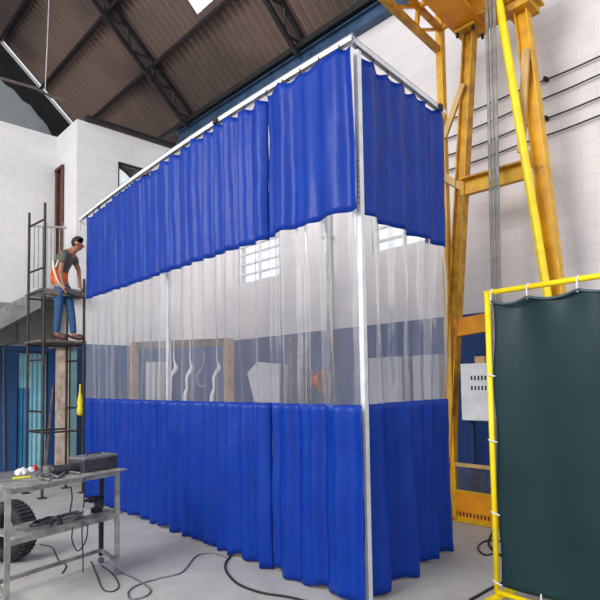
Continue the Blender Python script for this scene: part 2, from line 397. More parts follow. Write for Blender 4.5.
# corrugated roof, rising from the eave towards the room (real corrugations)
def roof_sheet(name, s0, s1, t0, t1):
    b = MB(); pitch = .177; n = int((s1 - s0) / pitch * 8)
    vs = []
    for i in range(n + 1):
        s = s0 + (s1 - s0) * i / n; off = .042 * math.sin(2 * PI * s / pitch)
        for t in (t0, t1): vs.append(E0 + U * s + DS * t + RN * off)
    for i in range(n + 1):
        s = s0 + (s1 - s0) * i / n; off = .042 * math.sin(2 * PI * s / pitch) - .02
        for t in (t0, t1): vs.append(E0 + U * s + DS * t + RN * off)
    k = 2 * (n + 1)
    b.add(vs, [(2 * i, 2 * i + 1, 2 * i + 3, 2 * i + 2) for i in range(n)] + [(k + 2 * i, k + 2 * i + 2, k + 2 * i + 3, k + 2 * i + 1) for i in range(n)])
    return tag(b.build(name, 'roof', smooth=True), kind='structure')
sky_s, sky_t = roof_hit(211, 2)
roof_sheet('ceiling', -5.6, S_END + .05, -.1, sky_t)
roof_sheet('ceiling_upper', sky_s + .45, S_END + .05, sky_t, TL)
roof_sheet('ceiling_upper', -5.6, sky_s - .45, sky_t, TL)
sk = MB().add([E0 + U * (sky_s - .45) + DS * sky_t, E0 + U * (sky_s + .45) + DS * sky_t, E0 + U * (sky_s + .45) + DS * (sky_t + 2.4), E0 + U * (sky_s - .45) + DS * (sky_t + 2.4)], [(0, 1, 2, 3)])
tag(sk.build('window_4', 'glass'), kind='structure')
roof_sheet('ceiling_upper', sky_s - .45, sky_s + .45, sky_t + 2.4, TL)
# eave beams on top of the long wall
eb = thing('eave_beam', R0 + V((0, 0, EAVE - .25)), 'blue-grey steel beam running along the top of the long white wall under the roof', 'beam')
MB().ibeam(R0 + UN * .08 + U * S_MIN + V((0, 0, EAVE - .13)), R0 + UN * .08 + U * 7.0 + V((0, 0, EAVE - .13)), .16, .24, .02).build('beam_web', 'steel_blue', eb)
MB().bar(R0 + UN * .16 + U * S_MIN + V((0, 0, EAVE + .07)), R0 + UN * .16 + U * S_END + V((0, 0, EAVE + .07)), .14, .1).build('eave_angle', 'steel_dark', eb)
bb = MB().bar(B0 + W * .15 + WN * .08 + V((0, 0, BOXH + .05)), B0 + W * t_end + WN * .08 + V((0, 0, BOXH + .05)), .12, .07)
tag(bb.build('roof_edge_beam', 'steel_dark'), 'dark steel edge beam lying on the top of the white block above the small window', 'beam')
# purlins (lattice) along U, and trusses (lattice) up the slope
def purlin(px, py, label, s1=None):
    s_, t = roof_hit(px, py)
    o = thing('roof_purlin', E0 + U * s_ + DS * t, label, 'purlin', None)
    a = E0 + U * (-5.5) + DS * t + RN * .06; b = E0 + U * S_END + DS * t + RN * .06
    MB().bar(a, b, .07, .07, RN).build('top_chord', 'steel_dark', o)
    a2 = a + RN * .16; b2 = b + RN * .16
    MB().bar(a2, b2, .05, .05, RN).build('bottom_chord', 'steel_dark', o)
    w = MB(); n = 52
    for i in range(n):
        p = a.lerp(b, i / n); q = a2.lerp(b2, (i + .5) / n); r = a.lerp(b, (i + 1) / n)
        w.bar(p, q, .02, .02); w.bar(q, r, .02, .02)
    w.build('lacing', 'steel_dark', o); return o
purlin(157, 62, 'dark lattice purlin under the roof, lowest one, crossing above the small window')
purlin(78, 48, 'dark lattice purlin second up the roof slope from the long white wall')
purlin(16, 21, 'dark lattice purlin at the top left corner of the photo under the roof')
def truss(px, py, label):
    s_, t = roof_hit(px, py)
    o = thing('roof_truss', E0 + U * s_ + RN * .3, label, 'truss', 'lattice roof trusses')
    sw = .22
    chords = []
    for (ds, dn) in ((0, .12), (.05, .40)):
        a = E0 + U * (s_ + ds) + RN * dn + DS * .3; b = a + DS * (TL - .45); chords.append((a, b))
        MB().bar(a, b, .075, .075, RN).build('chord', 'steel_dark', o)
    w = MB(); n = 14
    for i in range(n):
        p = chords[0][0].lerp(chords[0][1], i / n); q = chords[1][0].lerp(chords[1][1], (i + .5) / n); r = chords[0][0].lerp(chords[0][1], (i + 1) / n)
        w.bar(p, q, .035, .035); w.bar(q, r, .035, .035)
    w.build('lacing', 'steel_dark', o); return o
truss(157, 60, 'dark lattice roof truss, the one nearer the small window in the white block')
truss(292, 12, 'dark lattice roof truss, the one nearer the yellow crane')
tw = MB().tube([at(50, -20, 8.8), at(49, 0, 8.8), at(47, 50, 9.0), at(45, 92, 9.2)], .008, 6)
tag(tw.build('hanging_wire', 'galv', origin=at(45, 92, 9.2)), 'thin straight wire hanging down from the roof over the left wall', 'wire')
tw = MB().tube([wl(0, 78, .3), wl(35, 88, .3), wl(52, 97, .3), wl(66, 101, .35)], .03, 6)
tag(tw.build('sagging_cable', 'plank', origin=wl(35, 88, .3)), 'sagging brown cable crossing the dark gap above the left wall', 'cable')

# ------------------------------------------------------------------ landing, stair, guard rail, pillar
LZ = 3.60
ld = thing('stair_landing', B0 + WN * .4, 'grey concrete stair and landing slab in front of the brown door', 'stairs')
pl = lambda px, py: hit(px, py, V((0, 0, LZ)), V((0, 0, 1)))
nearL = wl(24, 292, 1.1); 
lf = L0 - W * 1.15
l1 = L0 + WN * 1.15
slab = [lf + V((0, 0, LZ - .2)), B0 + W * .9 + V((0, 0, LZ - .2)), B0 + W * .9 + WN * .12 + V((0, 0, LZ - .2)), lf + WN * 1.15 + V((0, 0, LZ - .2))]
MB().prism([L0 - W * .62 + WN * .04 + V((0, 0, LZ - .2)), L0 - W * .03 + WN * .04 + V((0, 0, LZ - .2)), B0 - W * .03 + WN * .02 + V((0, 0, LZ - .2)), B0 + W * .05 + V((0, 0, LZ - .2)) + WN * .02, B0 + W * .05 + WN * .35 + V((0, 0, LZ - .2)), B0 + WN * .35 + V((0, 0, LZ - .2)), L0 - W * .62 + WN * 1.1 + V((0, 0, LZ - .2))], V((0, 0, .16))).build('landing_slab', 'concrete', ld)
# flight going down to the left along the left wall
st = MB(); n = 14; run, rise = .27, .185
base = L0 - W * .62 + WN * .04
prof = []
for i in range(n):
    x = i * run; z = LZ - .04 - i * rise
    prof.append((x, z)); prof.append((x, z - rise)); 
prof2 = [(n * run, LZ - .04 - n * rise), (n * run, LZ - .04 - n * rise - .3), (0, LZ - .42)]
poly = [base - W * x + V((0, 0, z)) for x, z in prof + prof2]
st.prism(poly, WN * 1.1).build('stair_flight', 'concrete', ld)
gr = thing('guard_rail', L0 + WN * .9 + V((0, 0, LZ)), 'thin dark guard rail of upright bars on the landing before the brown door', 'railing')
ga = hit(28, 300, L0 + WN * 1.0, WN); ga.z = 0; gb = hit(66, 300, B0 + WN * .25, WN); gb.z = 0
zt = LZ + 1.15
MB().bar(ga + V((0, 0, zt)), gb + V((0, 0, zt)), .035, .035).build('top_rail', 'mgrey', gr)
for i in range(9):
    p = ga.lerp(gb, (i + .3) / 9); MB().bar(p + V((0, 0, LZ - .04)), p + V((0, 0, zt + (.08 if i % 4 == 0 else 0))), .014, .014).build('upright_bar', 'mgrey', gr)
# grey painted strip of wall below the landing
gw = wall('wall_below_landing', L0 - W * 4 + WN * .03, W, 4.0 + .0, 2.53, 3.38, .03, WN, 'concrete')
# pillar under the landing
pc = hit(62, 400, B0 + WN * .12, WN); pc.z = 0
pb = MB().box(pc + V((0, 0, 1.2)), (.20, .16, 2.4), W); pb2 = pb
pil = thing('support_pillar', pc, 'peeling cream pillar standing under the landing behind the scaffold', 'pillar')
pb.build('shaft', mat('peeling_cream', (206, 192, 176), .8, 0, (168, 144, 128), 6), pil)
MB().box(pc + V((0, 0, 2.46)), (.42, .3, .12), W).build('capital', 'plank', pil)
MB().box(pc + W * .2 + V((0, 0, 1.2)), (.12, .1, 2.4), W).build('side_strip', 'teal', pil)
lb = MB().bar(at(44, 470, 9.4), at(53, 388, 9.9), .05, .05)
cnd = MB().tube([wl(18, 310, .06), wl(18, 342, .06), wl(3, 346, .06), wl(4, 470, .06)], .02, 6)
tag(cnd.build('conduit', 'mgrey', origin=wl(18, 342, .06)), 'thin grey conduit bending down the blue wall at the left edge', 'conduit')
s1 = on_z(45, 476, 0); 
s2 = wl(53, 386, .03)
tag(MB().bar(V((s2.x + .12, s2.y - .55, 0.03)), s2, .05, .03).build('leaning_batten', 'plank', origin=(s2.x, s2.y - .4, 0)), 'thin wooden batten leaning against the blue wall beside the cream pillar', 'batten')

# ------------------------------------------------------------------ scaffold tower
PA = V((-4.31, 8.33, 0)); PB = V((-3.85, 7.90, 0)); PC = V((-3.39, 8.27, 0)); PD = V((-3.85, 8.70, 0))
PA = on_z(26, 493.5); PB = on_z(42, 498.5)
PC = PB + W * .60; PD = PA + W * .60
sf = thing('scaffold_tower', (PA + PC) / 2, 'dark steel scaffold tower with a plank deck, the worker standing on it', 'scaffold')
for p, h in ((PA, at(26, 213, PA.y).z), (PB, at(43, 203, PB.y).z), (PC, at(83, 279, PC.y).z), (PD, 3.25)):
    uo = MB().tube([p + V((0, 0, .01)), p + V((0, 0, h))], .021, 10).build('upright', 'scaf', sf)
    MB().box(p + V((0, 0, .005)), (.12, .12, .01), W).build('foot_plate', 'scaf', uo)
DK = at(62, 341, 8.3).z
zA = lambda py, p=PA: at(26, py, PA.y).z
for py in (227, 273, 295, 343, 361, 411, 431): MB().tube([PA + V((0, 0, zA(py))), PB + V((0, 0, zA(py)))], .016, 8).build('frame_rung', 'scaf', sf)
for z in (zA(292), DK - .06, zA(361), zA(409)): MB().tube([PD + V((0, 0, z)), PC + V((0, 0, z))], .016, 8).build('frame_rung', 'scaf', sf)
for a, b in ((PB, PC), (PA, PD)):
    for z in (at(43, 433, PB.y).z, DK - .05, 3.08): MB().tube([a + V((0, 0, z)), b + V((0, 0, z))], .016, 8).build('ledger', 'scaf', sf)
for k in range(3):
    a = PB.lerp(PA, (k + .5) / 3) - W * .06; b = PC.lerp(PD, (k + .5) / 3) + W * .06
    MB().bar(a + V((0, 0, DK - .015)), b + V((0, 0, DK - .015)), .19, .035).build('deck_plank', 'plank', sf, bevel=.004)
MB().bar(PB + W * .0 + V((0, 0, 3.12)), PC + V((0, 0, 3.12)), .05, .09).build('toe_board', 'plank', sf)
# yellow strap bundle
yb = at(80, 405, 8.15)
ys = MB().lathe(yb - V((0, 0, .16)), (0, 0, 1), [(0, .02), (.02, .042), (.10, .046), (.14, .034), (.20, .044), (.28, .03), (.36, .014), (.48, .010)], 12)
tag(ys.build('webbing_sling', 'yellow_bag', smooth=True, origin=yb), 'yellow webbing sling bundle hanging on the scaffold upright', 'sling')

# ------------------------------------------------------------------ worker
def skin_obj(name, joints, edges, root, m, parent, sub=2):
    names = list(joints); idx = {n: i for i, n in enumerate(names)}; T = root_inv(parent)
    me = bpy.data.meshes.new(name); me.from_pydata([tuple(T @ V(joints[n][0])) for n in names], [(idx[a], idx[b]) for a, b in edges], [])
    o = bpy.data.objects.new(name, me); COL.objects.link(o); o.parent = parent; me.materials.append(M[m])
    md = o.modifiers.new('skin', 'SKIN'); md.use_smooth_shade = True
    if not me.skin_vertices: pass
    for i, n in enumerate(names):
        r = joints[n][1]; sv = me.skin_vertices[0].data[i]; sv.radius = r if isinstance(r, tuple) else (r, r); sv.use_root = (n == root)
    s = o.modifiers.new('sub', 'SUBSURF'); s.levels = sub; s.render_levels = sub
    return o
PY = 8.28
def J(px, py, dy=0.0): 
    p = at(px, py, PY); p.y += dy; return p
wk = thing('person', (at(64, 340, PY).x, PY, DK), 'person in grey t-shirt, orange vest and blue jeans bending forward on the scaffold deck', 'person')
FZ = DK
footL = J(58, 333, -.06); footL.z = FZ + .09
footR = J(71, 333, .10); footR.z = FZ + .09
toeL = footL + V((.17, -.02, -.05)); toeR = footR + V((.16, -.02, -.05))
body = {'pelvis': (J(61.5, 287), .10), 'spine': (J(59.5, 277), .105), 'chest': (J(61.5, 265), .12), 'upper': (J(66.5, 256), .11), 'neck': (J(73, 250.5), .05),
        'head0': (J(76.5, 248), .065), 'head1': (J(79, 244.5), .085), 'head2': (J(80, 242.4), .07),
        'hipL': (J(61.5, 293, -.07), .078), 'kneeL': (J(60.5, 313, -.08), .052), 'ankL': (footL, .036), 'toeL': (toeL, .03),
        'hipR': (J(64.5, 293, .07), .078), 'kneeR': (J(69.2, 312, .08), .052), 'ankR': (footR, .036), 'toeR': (toeR, .03),
        'shL': (J(68.5, 257, -.17), .055), 'elL': (J(66.2, 273, -.20), .036), 'wrL': (J(67.5, 286, -.17), .026), 'haL': (J(68.2, 290, -.16), .03),
        'shR': (J(70, 257, .15), .055), 'elR': (J(73.5, 268, .20), .036), 'wrR': (J(76, 279, .14), .026), 'haR': (J(76.8, 284.5, .1), .03)}
be = [('pelvis', 'spine'), ('spine', 'chest'), ('chest', 'upper'), ('upper', 'neck'), ('neck', 'head0'), ('head0', 'head1'), ('head1', 'head2'),
      ('pelvis', 'hipL'), ('hipL', 'kneeL'), ('kneeL', 'ankL'), ('ankL', 'toeL'), ('pelvis', 'hipR'), ('hipR', 'kneeR'), ('kneeR', 'ankR'), ('ankR', 'toeR'),
      ('upper', 'shL'), ('shL', 'elL'), ('elL', 'wrL'), ('wrL', 'haL'), ('upper', 'shR'), ('shR', 'elR'), ('elR', 'wrR'), ('wrR', 'haR')]
for side in 'LR':
    h = body['ha' + side][0]
    for k, (dy, L) in enumerate(((-.03, .06), (-.01, .07), (.01, .066), (.03, .052))):
        a = h + V((.012, dy, -.028)); b = a + V((.03, 0, -.028)) * (L / .06); c = b + V((.006, 0, -.03))
        body['f%s%da' % (side, k)] = (a, .010); body['f%s%db' % (side, k)] = (b, .009); body['f%s%dc' % (side, k)] = (c, .008)
        be += [('ha' + side, 'f%s%da' % (side, k)), ('f%s%da' % (side, k), 'f%s%db' % (side, k)), ('f%s%db' % (side, k), 'f%s%dc' % (side, k))]
    body['t%sa' % side] = (h + V((.03, -.02, .01)), .011); body['t%sb' % side] = (h + V((.055, -.01, -.01)), .009)
    be += [('ha' + side, 't%sa' % side), ('t%sa' % side, 't%sb' % side)]
skin_obj('body', body, be, 'pelvis', 'skin', wk)
g = lambda n, k=1.0: (body[n][0], body[n][1] * k)
lerp = lambda a, b, t: body[a][0].lerp(body[b][0], t)
shirt = {'pelvis': (J(61.5, 285), .118), 'spine': g('spine', 1.12), 'chest': g('chest', 1.1), 'upper': g('upper', 1.1), 'collar': (lerp('upper', 'neck', .6), .085),
         'shL': g('shL', 1.2), 'slL': (lerp('shL', 'elL', .62), .06), 'shR': g('shR', 1.2), 'slR': (lerp('shR', 'elR', .62), .06)}
skin_obj('tshirt', shirt, [('pelvis', 'spine'), ('spine', 'chest'), ('chest', 'upper'), ('upper', 'collar'), ('upper', 'shL'), ('shL', 'slL'), ('upper', 'shR'), ('shR', 'slR')], 'pelvis', 'shirt', wk)
jn = {'pelvis': (J(61.8, 290), .112), 'waist': (J(61.2, 283.5), .114), 'hipL': g('hipL', 1.12), 'kneeL': g('kneeL', 1.2), 'ankL': (lerp('kneeL', 'ankL', .95), .052),
      'hipR': g('hipR', 1.12), 'kneeR': g('kneeR', 1.2), 'ankR': (lerp('kneeR', 'ankR', .95), .052)}
skin_obj('jeans', jn, [('waist', 'pelvis'), ('pelvis', 'hipL'), ('hipL', 'kneeL'), ('kneeL', 'ankL'), ('pelvis', 'hipR'), ('hipR', 'kneeR'), ('kneeR', 'ankR')], 'pelvis', 'jeans', wk)
vs_ = {'low': (J(60.5, 288), .135), 'mid': (J(58.8, 277), .138), 'top': (J(60.3, 265), .138)}
skin_obj('safety_vest', vs_, [('low', 'mid'), ('mid', 'top')], 'low', 'hivis', wk)
vt = MB()
vt.tube([J(58, 262, -.165), J(59, 272, -.18), J(62, 281, -.18), J(66, 289, -.15)], .016, 6)
vt.tube([J(63.5, 262, -.165), J(61, 270, -.185)], .014, 6)
vt.build('reflective_tape', 'reflect', wk, smooth=True)
for (f, t, nm) in ((footL, toeL, 'boot'), (footR, toeR, 'boot')):
    skin_obj(nm, {'heel': (f + V((-.05, 0, -.040)), .058), 'ank': (f + V((0, 0, .05)), .072), 'mid': (f + V((.06, 0, -.028)), .062), 'toe': (t + V((.01, 0, .008)), .052)}, [('ank', 'heel'), ('ank', 'mid'), ('mid', 'toe')], 'ank', 'boots', wk)
hd = body['head1'][0]
bm = bmesh.new(); bmesh.ops.create_icosphere(bm, subdivisions=4, radius=1)
kill = [v for v in bm.verts if v.co.dot(V((.80, 0, -.60))) > .18]
bmesh.ops.delete(bm, geom=kill, context='VERTS')
Ti = root_inv(wk); hc_ = hd + V((-.012, 0, .025))
for v in bm.verts:
    k = 1 + .05 * noise.noise(v.co * 6)
    v.co = Ti @ (hc_ + V((v.co.x * .105, v.co.y * .095, v.co.z * .105)) * k)
me = bpy.data.meshes.new('hair'); bm.to_mesh(me); bm.free(); me.materials.append(M['hair'])
ho = bpy.data.objects.new('hair', me); COL.objects.link(ho); ho.parent = wk
for p in me.polygons: p.use_smooth = True
sm0 = ho.modifiers.new('solid', 'SOLIDIFY'); sm0.thickness = .012
fd = V((.72, 0, -.55)); fu = V((.55, 0, .72))
fc = hd + fd * .075
MB().prism([fc + fu * .02 + V((0, -.012, 0)), fc + fu * .02 + V((0, .012, 0)), fc - fu * .02 + V((0, .018, 0)), fc - fu * .02 + V((0, -.018, 0))], fd * .018).build('nose', 'skin', wk, bevel=.006)
for s in (-1, 1): MB().lathe(fc + fu * .022 + V((0, s * .034, 0)) - fd * .012, fd, [(0, .010), (.014, .010), (.018, .005)], 10).build('eye', 'hair', wk)
MB().tube([fc - fu * .045 + V((0, -.025, 0)), fc - fu * .047 + fd * .006, fc - fu * .045 + V((0, .025, 0))], .007, 6).build('mouth', 'brown_door', wk)
for s in (-1, 1): MB().lathe(hd + V((0, s * .083, 0)), (0, s, 0), [(0, .03), (.012, .032), (.018, .02)], 12).build('ear', 'skin', wk, smooth=True)
# dark tool bag in his hands
h = body['haL'][0]
tb = MB().bar(J(67.5, 290.5, -.12), J(81, 295.5, -.02), .12, .085)
tag(tb.build('drill_case', 'dgrey', bevel=.015, origin=J(74, 293, -.07)), 'dark oblong tool held by the worker at the scaffold edge', 'tool')

# ------------------------------------------------------------------ curtain enclosure
K = V((.434, 4.04, 0)); L = V((-3.24, 8.02, 0)); E = V((1.495, 5.25, 0))
DL = (K - L); LL = DL.length; DL.normalize(); NL = V((DL.y, -DL.x, 0))
if NL.y > 0: NL = -NL
DR = (E - K); LR = DR.length; DR.normalize(); NR = V((DR.y, -DR.x, 0))
if NR.y > 0: NR = -NR
RZ = 4.30
def rz_long(s): t = s / LL; return 4.305 + .045 * t + .28 * t * (1 - t)
def rz_short(s): return 4.35 + .03 * s / LR
Z1, Z2 = 1.485, 2.985
def fold_fn(kind, seed):
    rnd = random.Random(seed); ph = [rnd.uniform(0, 2 * PI) for _ in range(8)]
    if kind == 'tight':
        def f(s, z):
            x = s * 2 * PI / .235 + .8 * math.sin(s * 2.1 + ph[0]) + .5 * math.sin(s * 5.3 + ph[1])
            q = math.sin(x); q = q * (1 - .25 * q * q) + .22 * math.sin(2 * x + ph[2] + z * .25)
            big = .5 * math.sin(s * 2 * PI / .62 + ph[3] + .15 * z)
            a = .026 + .016 * (4.2 - z) / 4.2
            return a * (q + .8 * big) + .006 * math.sin(s * 60 + z * 1.3 + ph[4])
    elif kind == 'broad':
        def f(s, z):
            x = s * 2 * PI / .27 + .9 * math.sin(s * 3.1 + ph[0])
            q = math.sin(x) + .3 * math.sin(2 * x + ph[2])
            a = .018 + .008 * math.sin(z * .7 + ph[5])
            return a * q + .02 * math.sin(s * 2 * PI / .55 + ph[3] + .3 * z) + .004 * math.sin(s * 48 + ph[4] + z)
    else:
        def f(s, z):
            k = (4.2 - z) / 4.2
            x = s * 2 * PI / .42 + ph[0] * 0 + .8 + .5 * math.sin(s * 4 + 1.0)
            saw = (math.sin(x) + .38 * math.sin(2 * x) + .12 * math.sin(3 * x))
            a = .020 + .062 * k
            return -a * saw - .10 * k * (s / 1.5) + .005 * math.sin(s * 2 * PI / .16 + ph[2] + z * .3)
    return f
def curtain(p0, d, nrm, s0, s1, kind, seed, label, edge0=0.0, edge1=0.0, hem=.02, rz=None, fl0=0.0, fl1=0.0):
    rz = rz or rz_long
    root = thing('vinyl_curtain', p0 + d * ((s0 + s1) / 2), label, 'curtain')
    f = fold_fn(kind, seed); ns = int((s1 - s0) / .0125); rnd = random.Random(seed)
    def top(s): 
        x = (s - s0) / .23; return rz(s) - .04 - .035 * abs(math.sin(PI * x)) - .012 * math.sin(s * 3.3)
    def pos(s, z):
        w0 = math.exp(-(s - s0) / .03); w1 = math.exp(-(s1 - s) / .03)
        off = f(s, z) * (1 - .5 * w0 - .5 * w1) + edge0 * w0 + edge1 * w1
        k = (RZ - z) / RZ
        off += .012 * k * math.sin(z * 2.2 + s * 1.7)
        off += .016 * noise.noise(V((s * 2.5, z * 2.2, seed))) + .006 * noise.noise(V((s * 8, z * 7, seed + 3)))
        sl = .02 * math.sin(z * 1.1 + s * 2) * k + k * (fl0 * math.exp(-(s - s0) / .25) + fl1 * math.exp(-(s1 - s) / .25))
        return p0 + d * (s + sl) + nrm * off + V((0, 0, z))
    def band(za, zb, nz, name, m, solid, extra=0.0):
        b = MB()
        for j in range(nz + 1):
            for i in range(ns + 1):
                s = s0 + (s1 - s0) * i / ns
                a = za(s) if callable(za) else za; c = zb(s) if callable(zb) else zb
                b.v.append(pos(s, a + (c - a) * j / nz) + nrm * extra)
        for j in range(nz):
            for i in range(ns):
                q = j * (ns + 1) + i; b.f.append((q, q + 1, q + ns + 2, q + ns + 1))
        o = b.build(name, m, root, smooth=True)
        if solid:
            sm = o.modifiers.new('solid', 'SOLIDIFY'); sm.thickness = solid; sm.offset = 0
        return o
    hemf = lambda s: max(.008, hem + .018 * math.sin(s * 9 + seed) + .012 * math.sin(s * 23))
    band(hemf, Z1, 26, 'lower_blue_sheet', 'blue_pvc', .003)
    band(Z1 - .03, Z2 + .03, 22, 'clear_window', 'clear_pvc', 0)
    band(Z2, top, 22, 'upper_blue_sheet', 'blue_pvc', .003)
    # weld seams between the sheets
    for z in (Z1, Z2):
        b = MB()
        b.tube([pos(s0 + (s1 - s0) * i / (ns // 2), z - .012 if z == Z2 else z + .012) + nrm * .004 for i in range(ns // 2 + 1)], .0025, 4)
    k = 0
    s = s0 + .02
    while s < s1:
        p = pos(s, top(s) - .02); q = p0 + d * s + V((0, 0, rz(s) - .01))
        hk = MB().tube([p + V((0, 0, -.01)), p + V((0, 0, .015)), V((q.x, q.y, p.z + .02)), q], .005, 6)
        hk.build('curtain_hook', 'steel_dark', root, smooth=True)
        if (k * 7 + seed) % 11 == 3: MB().box(p + V((0, 0, .05)) + nrm * .02, (.06, .02, .06), d).build('trolley', 'black', root)
        s += .23; k += 1
    return root
curtain(L, DL, NL, 0.0, 2.44, 'tight', 11, 'blue curtain with clear middle band, leftmost panel of the long side beside the worker')
curtain(L + NL * .02, DL, NL, 2.42, 4.36, 'tight', 23, 'blue curtain with clear middle band, middle panel of the long side', .02, -.05)
curtain(L + NL * .03, DL, NL, 4.38, LL + .025, 'broad', 31, 'blue curtain with clear middle band, nearest panel of the long side at the corner post', -.05, .0, fl1=.05)
curtain(K, DR, NR, .07, LR, 'saw', 5, 'blue curtain with clear middle band on the short side right of the corner post', .0, .0, .03, rz_short, fl0=-.035)
# rails
def rail(p0, d, n, s0, s1, rz, label):
    o = thing('curtain_rail', p0 + V((0, 0, rz(0))), label, 'curtain rail', None)
    N = 16; m = MB(); t = MB()
    for k in range(N):
        sa = s0 + (s1 - s0) * k / N; sb = s0 + (s1 - s0) * (k + 1) / N
        a = p0 + d * sa + V((0, 0, rz(sa))); b = p0 + d * sb + V((0, 0, rz(sb)))
        m.bar(a + V((0, 0, .020)), b + V((0, 0, .020)), .045, .006); m.bar(a + n * .021, b + n * .021, .005, .04); m.bar(a - n * .021, b - n * .021, .005, .04)
        t.bar(a + V((0, 0, .036)), b + V((0, 0, .036)), .016, .020)
    m.build('track', 'white_metal', o); t.build('top_angle', 'mgrey', o); return o
rail(L, DL, NL, -.28, LL + .03, rz_long, 'white steel curtain rail along the top of the long blue side')
rail(K, DR, NR, .04, LR + .02, rz_short, 'white steel curtain rail along the top of the short blue side')
def post(p, label, w=.055, m='white_metal'):
    o = thing('enclosure_post', p, label, 'post')
    MB().bar(p, p + V((0, 0, RZ + .0)), w, w, DL).build('post_tube', m, o, bevel=.004)
    MB().box(p + V((0, 0, .006)), (.14, .14, .012), DL).build('base_plate', 'galv', o)
    return o
cp_ = post(K + DR * .045 - NL * .04, 'white square corner post where the two blue curtain sides meet', .046)
for i in range(9): MB().box(K + DR * .045 - NL * .04 + NL * .024 + V((0, 0, 3.06 + i * .042)), (.028, .003, .006), DL).build('slot', 'mgrey', cp_)
pm = at(166, 400, 6.35)
sm_ = L + DL * 2.30 - NL * .12; post(V((sm_.x, sm_.y, 0)), 'white post seen through the clear band between two long side panels', .05)
# far-end bracket
br = thing('rail_bracket', L - DL * .28 + V((0, 0, RZ)), 'small steel bracket holding the far left end of the curtain rail', 'bracket')
e0 = L - DL * .28 + V((0, 0, RZ - .02))
MB().bar(e0, e0 + V((0, 0, -.16)), .012, .012).bar(e0 + V((0, 0, -.02)), e0 + DL * .2 + V((0, 0, -.12)), .01, .01).build('bracket_arm', 'mgrey', br)

# ------------------------------------------------------------------ what shows through the clear band
fr = thing('timber_frame', wr(200, 400, .3), 'raw timber frame of two posts and a lintel against the far blue wall', 'frame')
pa = at(134, 400, 10.3); pb_ = at(229, 400, 9.7); pa.z = pb_.z = 0
MB().bar(pa, pa + V((0, 0, 2.50)), .13, .1, DL).build('frame_post', 'wood', fr)
MB().bar(pb_, pb_ + V((0, 0, 2.50)), .15, .12, DL).build('frame_post', 'wood', fr)
MB().bar(pa + V((0, 0, 2.44)), pb_ + V((0, 0, 2.44)), .1, .14).build('lintel', 'plank', fr)
for i, (px, lab) in enumerate(((172, 'leftmost of the white bent arms hanging behind the clear band'), (188, 'second from left of the white bent arms hanging behind the clear band'), (201, 'grey wire hook bent like a V between the white hanging arms'), (215, 'rightmost white bent arm beside the thick timber post'))):
    Y = 9.4
    if i == 2: pts = [at(204, 352, Y), at(203, 366, Y), at(197, 376, Y), at(200, 386, Y), at(206, 385, Y)]; rr = .018
    else: pts = [at(px + 2, 340, Y), at(px + 2, 360, Y), at(px + 4, 368, Y), at(px - 1, 377, Y), at(px - 1, 388, Y), at(px - 3, 398, Y), at(px - 3, 430, Y)]; rr = [.008, .014, .042, .028, .022, .040, .045]
    sp = smooth_path(pts, 4)
    rad = rr if not isinstance(rr, list) else [rr[min(len(rr) - 1, j // 4)] * (1 - (j % 4) / 4) + rr[min(len(rr) - 1, j // 4 + 1)] * (j % 4) / 4 for j in range(len(sp))]
    o = MB().tube(sp, rad, 10).build('white_bracket' if i != 2 else 'wire_hook', 'white' if i != 2 else 'mgrey', smooth=True, origin=pts[0])
    tag(o, lab, 'bracket' if i != 2 else 'hook')
gb_ = at(156, 400, 9.9); gb_.z = 0
o = MB().box(gb_ + V((0, 0, 1.05)), (.26, .3, 2.1), DR).build('metal_locker', 'grey_box', bevel=.01, origin=gb_); tag(o, 'narrow grey metal locker behind the clear band left of the white post', 'locker')
Y = 7.9
ex = thing('fume_extractor', at(262, 470, Y), 'white angular hood on a trunk behind the clear band under the far window', 'extractor hood')
MB().prism([at(247, 373, Y), at(257, 362, Y), at(281, 364, Y), at(280, 402, Y), at(254, 402, Y)], V((.1, .35, 0))).build('hood', 'grey_box', ex, bevel=.01)
MB().prism([at(254, 402, Y), at(280, 402, Y), at(280, 500, Y), at(256, 500, Y)], V((.1, .33, 0))).build('cabinet_body', 'grey_box', ex)
pb3 = wr(298, 400, .12); pb3.z = 0
for px, nm, lb_ in ((292, 'wall_batten', 'narrow timber batten against the blue wall left of the orange reel'), (303, 'wall_board', 'pale timber board standing against the blue wall left of the orange reel')):
    q = wr(px, 400, .08); q.z = 0
    tag(MB().bar(q, q + V((0, 0, 2.5)), .06 if nm == 'wall_batten' else .12, .05, UN).build(nm, 'plank', origin=q), lb_, 'board')
q = wr(331, 400, .1); q.z = 0
o = thing('drain_pipe', q, 'dark vertical pipe running up the far wall behind the nearest clear band', 'pipe')
MB().tube([q, q + V((0, 0, 4.9))], .05, 12).build('pipe', 'mgrey', o, smooth=True)
MB().box(q + V((0, 0, 4.1)), (.16, .14, .04), U).build('pipe_clamp', 'mgrey', o)
q2 = wr(318, 381, .26)
o = thing('hose_reel', q2, 'orange round reel mounted on the blue wall beside the dark pipe', 'reel')
MB().lathe(q2 - UN * .04, (UN + U * 1.5).normalized(), [(0, .17), (.02, .17), (.02, .10), (.10, .10), (.10, .17), (.12, .17)], 24).build('reel_drum', 'orange_red', o)
MB().bar(q2 - UN * .14 + V((0, 0, -.2)), q2 - UN * .14 + V((0, 0, .2)), .08, .02, U).build('wall_plate', 'tan', o)
